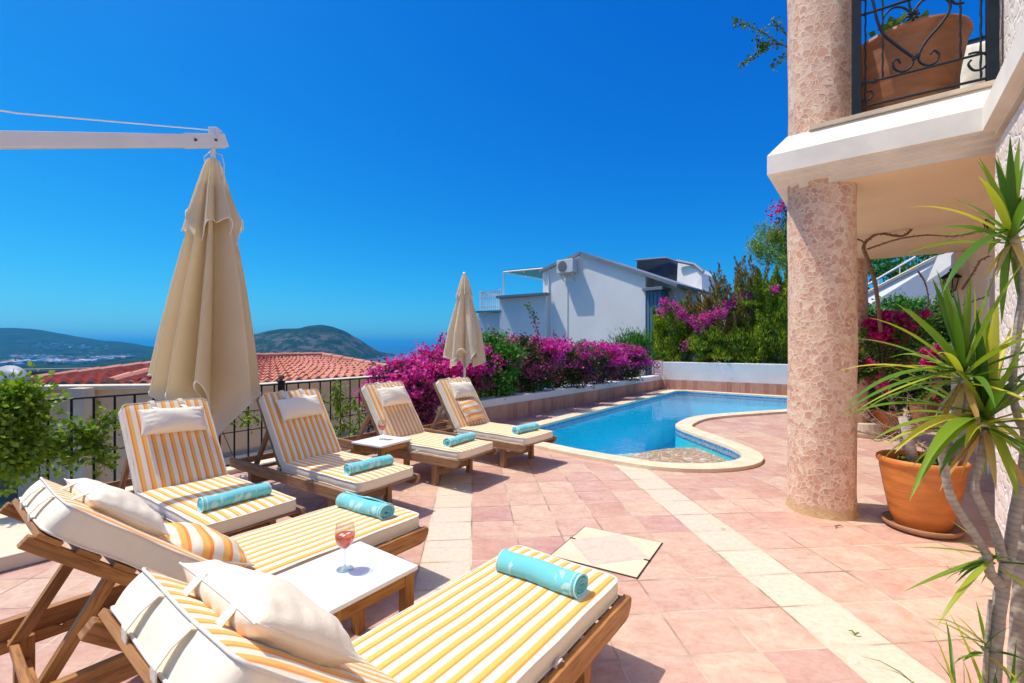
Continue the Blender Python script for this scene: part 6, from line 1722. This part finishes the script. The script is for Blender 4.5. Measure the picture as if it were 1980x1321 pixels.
# branch against the sky, growing past the upper column
root = empty('overhanging_branch', tuple(D(1560, 110, 6.5)), label='thin leafy branch reaching out against the sky left of the upper column', cat='branch')
b0 = Vector(root.location); br_ = [[(1560, 110), (1500, 80), (1470, 60), (1440, 48), (1420, 42)], [(1560, 110), (1510, 55), (1495, 40)], [(1530, 90), (1490, 85), (1462, 78)], [(1500, 82), (1475, 95), (1455, 110), (1432, 128)], [(1560, 110), (1520, 108), (1495, 128)], [(1470, 85), (1475, 92), (1480, 92)]]
mb = MB(); lp = []; g = np.random.default_rng(5)
for p_ in br_:
    c = [D(x, y, 6.5)-b0 for x, y in p_]; c = catmull(c, 5); mb.tube(c, [.008*(1-.6*i/len(c)) for i in range(len(c))], 5)
    for i, v in enumerate(c[3:]):
        for _ in range(14 if i % 2 else 5): lp.append(np.array(v)+g.normal(size=3)*.030)
mb.build('stems', M['bark'], root); leafmesh('foliage', lp, .042, M['leaf'], None, root, .7)
# dark twig in the balcony
# ================================================================ SPIKY PLANT IN THE RIGHT FOREGROUND
def blade(mb, base, d, L, W, droop, mi, g, n=9, fold=.22, twist=.0):
    d = Vector(d).normalized(); p = Vector(base); side = d.cross(Z)
    if side.length < .15: side = Vector((g.uniform(-1, 1), g.uniform(-1, 1), 0))
    side.normalize(); b = len(mb.v); seg = L/n
    for i in range(n+1):
        t = i/n; wv = W*(.45+.75*math.sin(min(1, t*1.25+.12)*math.pi*.62))*(1-t**2.6) if t < 1 else .0008
        nn = side.cross(d).normalized()
        s2 = (side*math.cos(twist*t)+nn*math.sin(twist*t))
        mb.v += [tuple(p+s2*wv/2+nn*wv*fold), tuple(p), tuple(p-s2*wv/2+nn*wv*fold)]
        if i < n:
            f = (b+3*i, b+3*i+1, b+3*i+4, b+3*i+3); mb.face(f, None, mi); f = (b+3*i+1, b+3*i+2, b+3*i+5, b+3*i+4); mb.face(f, None, mi)
        p = p+d*seg; d = (d+Vector((0, 0, -droop*(.25+t)*seg/L*1.6))).normalized(); side = d.cross(nn).normalized() if d.cross(nn).length > .1 else side
        side = (side-d*side.dot(d)).normalized()
        if side.dot(s2) < 0: side = -side
def rosette(name, parent, base, n, L, W, seed, spec=None, up0=-.2, up1=1.0, droop=.9, dry=0, left=0):
    g = random.Random(seed); mb = MB()
    for i in range(n):
        a = i*2.39996+g.uniform(-.2, .2); el = up0+(up1-up0)*(i/n)
        d = Vector((math.cos(a), math.sin(a), 0))*math.cos(el*math.pi/2)+Z*math.sin(el*math.pi/2)+Vector((left, 0, 0))
        blade(mb, Vector(base)+d*.01-Z*(.05*(1-i/n)), d, L*g.uniform(.75, 1.15), W*g.uniform(.8, 1.15), droop*(1.15-i/n*.85)*g.uniform(.7, 1.3), 0, g, twist=g.uniform(-.4, .4))
    for i in range(dry):
        a = g.uniform(0, 6.28); d = Vector((math.cos(a)*.45, math.sin(a)*.45, -.75))
        blade(mb, Vector(base)-Z*.04, d, L*g.uniform(.45, .8), W*.8, .4, 1, g, twist=g.uniform(-1, 1))
    for sp in (spec or []):   # explicit long leaves: target point
        tg, wd, dr = sp; v = Vector(tg)-Vector(base); L_ = v.length; d = v.normalized()+Z*(dr*.42)
        blade(mb, base, d, L_*1.04, wd, dr, 0, g, n=12, twist=g.uniform(-.3, .3))
    return mb.build(name, [M['yucca_leaf'], M['yucca_dry']], parent, smooth=True)
YB = Vector((1.78, 1.62, 0))
root = empty('spiky_dracaena', tuple(YB), label='tall spiky-leaved plant with pale ringed bare trunks at the right edge in front', cat='plant')
def y_(px, py, Y=1.65): return D(px, py, Y)-YB
Yd = 1.65
trunks = [([(1925, 1560), (1920, 1321), (1930, 1190), (1951, 1067), (1975, 930), (1985, 850), (1966, 800), (1958, 740), (1966, 650), (1978, 560), (1968, 490), (1957, 455)], [.034, .032, .029, .025, .024, .02, .016, .015, .016, .018, .020, .022]),
          ([(1935, 1130), (1914, 1136-30), (1905, 1067), (1873, 1017), (1840, 964), (1828, 915), (1822, 862), (1848, 815), (1866, 770), (1862, 730)], [.026, .022, .019, .018, .018, .018, .018, .018, .018, .018]),
          ([(1940, 1085), (1922, 1021), (1902, 985), (1885, 940), (1897, 885), (1906, 830)], [.022, .019, .017, .016, .017, .018]),
          ([(1975, 1560), (1965, 1321), (1972, 1150), (1985, 1020), (2010, 880), (2040, 700)], [.036, .034, .03, .028, .027, .025]),
          ([(1900, 1400), (1908, 1250), (1915, 1160)], [.012, .010, .008])]
for i, (pt_, rr) in enumerate(trunks):
    c = catmull([y_(x, yy, Yd+(.0 if i != 3 else .08)) for x, yy in pt_], 6); r2 = np.interp(np.linspace(0, 1, len(c)), np.linspace(0, 1, len(rr)), rr)
    g = random.Random(i); r2 = [r*.74*(1+.05*math.sin(k_*1.9)+g.uniform(-.02, .02)) for k_, r in enumerate(r2)]
    MB().tube(c, [float(r) for r in r2], 12).build('trunk', M['pale_bark'], root, smooth=True)
def Q(px, py, Y=Yd): return y_(px, py, Y)
rosette('leaf_crown', root, y_(1956, 446), 24, .30, .024, 1, [(Q(1925, 310), .034, .1), (Q(1950, 300, 1.7), .03, .05), (Q(1828, 472), .022, .5), (Q(1845, 395, 1.8), .012, .2), (Q(1830, 585, 1.5), .040, .8), (Q(1938, 620), .030, .3), (Q(1975, 610), .026, .3), (Q(1975, 380), .03, .1)], .1, 1.0, .8, 5)
rosette('leaf_crown', root, y_(1862, 715), 30, .36, .026, 2, [(Q(1735, 590), .036, .35), (Q(1805, 545), .034, .1), (Q(1826, 548, 1.7), .034, .1), (Q(1800, 640, 1.75), .034, .1), (Q(1680, 655+60), .016, .25), (Q(1665, 795), .018, .35), (Q(1640, 800, 1.55), .034, .75), (Q(1630, 812, 1.6), .030, .5), (Q(1720, 745, 1.75), .028, .9), (Q(1850, 560), .034, .05), (Q(1790, 700), .02, .2)], -.15, 1.0, .9, 7)
rosette('leaf_crown', root, y_(1905, 805), 34, .36, .027, 3, [(Q(1885, 560), .036, .05), (Q(1928, 580), .038, .05), (Q(1910, 600, 1.7), .030, .05), (Q(1640, 810, 1.5), .026, .5), (Q(1690, 860), .030, .6), (Q(1735, 885, 1.5), .034, .7), (Q(1780, 945, 1.4), .038, .9), (Q(1765, 985, 1.38), .040, .8), (Q(1980, 870), .036, .5), (Q(1960, 960, 1.55), .034, .7), (Q(1840, 560, 1.75), .03, .1), (Q(1985, 720), .034, .2)], -.35, .9, 1.0, 9)
rosette('leaf_crown', root, y_(1925, 1075), 10, .15, .016, 4, [(Q(1758, 1060), .016, .15), (Q(1755, 1142), .018, .1), (Q(1840, 1180), .022, .5), (Q(1815, 1215, 1.55), .020, .4), (Q(1850, 1130), .016, .4)], -.3, .6, 1.0, 1)
rosette('leaf_crown', root, y_(1905, 1245), 12, .13, .014, 5, [(Q(1810, 1190), .012, .2), (Q(1800, 1200, 1.5), .012, .4), (Q(1845, 1230), .014, .2)], -.3, .9, 1.0, 0)
# grassy shoots at the foot of the plant
root = empty('grass_tuft', (1.35, 1.55, 0.0), label='thin green blades sprouting low at the bottom right corner', cat='grass')
g = random.Random(3); mb = MB()
for i in range(46):
    b = D(g.uniform(1850, 1960), 1420, 1.55)-Vector(root.location); b.z = g.uniform(.0, .2)
    blade(mb, b, (g.uniform(-1.1, .5), g.uniform(-.5, .4), g.uniform(.4, 1.2)), g.uniform(.18, .42), .012, g.uniform(.5, 1.5), 0, g, n=6)
mb.build('blades', [M['yucca_leaf'], M['yucca_dry']], root, smooth=True)
# ================================================================ FALLEN BITS ON THE FLOOR
def bit(px, py, L, w_, rz, mat, label, nm, cat):
    c = G(px, py, .006); mb = MB(); g = random.Random(px)
    pts = [Vector((L*(i/8-.5), .25*L*math.sin(i*.5), .004+.010*math.sin(i*.8)**2)) for i in range(9)]
    mb.tube(pts, [w_*max(.15, math.sin(math.pi*(i+.5)/9)) for i in range(9)], 6)
    o = mb.build(nm, mat, None, smooth=True); o.location = tuple(c); o.rotation_euler = (0, 0, rz); tag(o, label, cat); return o
bit(1622, 1020, .085, .006, .5, M['thorn'], 'curled brown dry leaf on the tiles in front of the big column', 'fallen_leaf', 'dry leaf')
bit(1652, 1225, .05, .005, 2.8, M['yucca_leaf'], 'small green leaf lying on the cream band near the bottom right', 'fallen_leaf', 'leaf')
bit(1398, 1024, .05, .002, 2.9, M['thorn'], 'tiny dark twig on the cream floor band', 'fallen_twig', 'twig')
bit(1835, 1100, .04, .003, 2.6, M['thorn'], 'tiny brown leaf on the tiles left of the bare trunks', 'fallen_leaf', 'dry leaf')
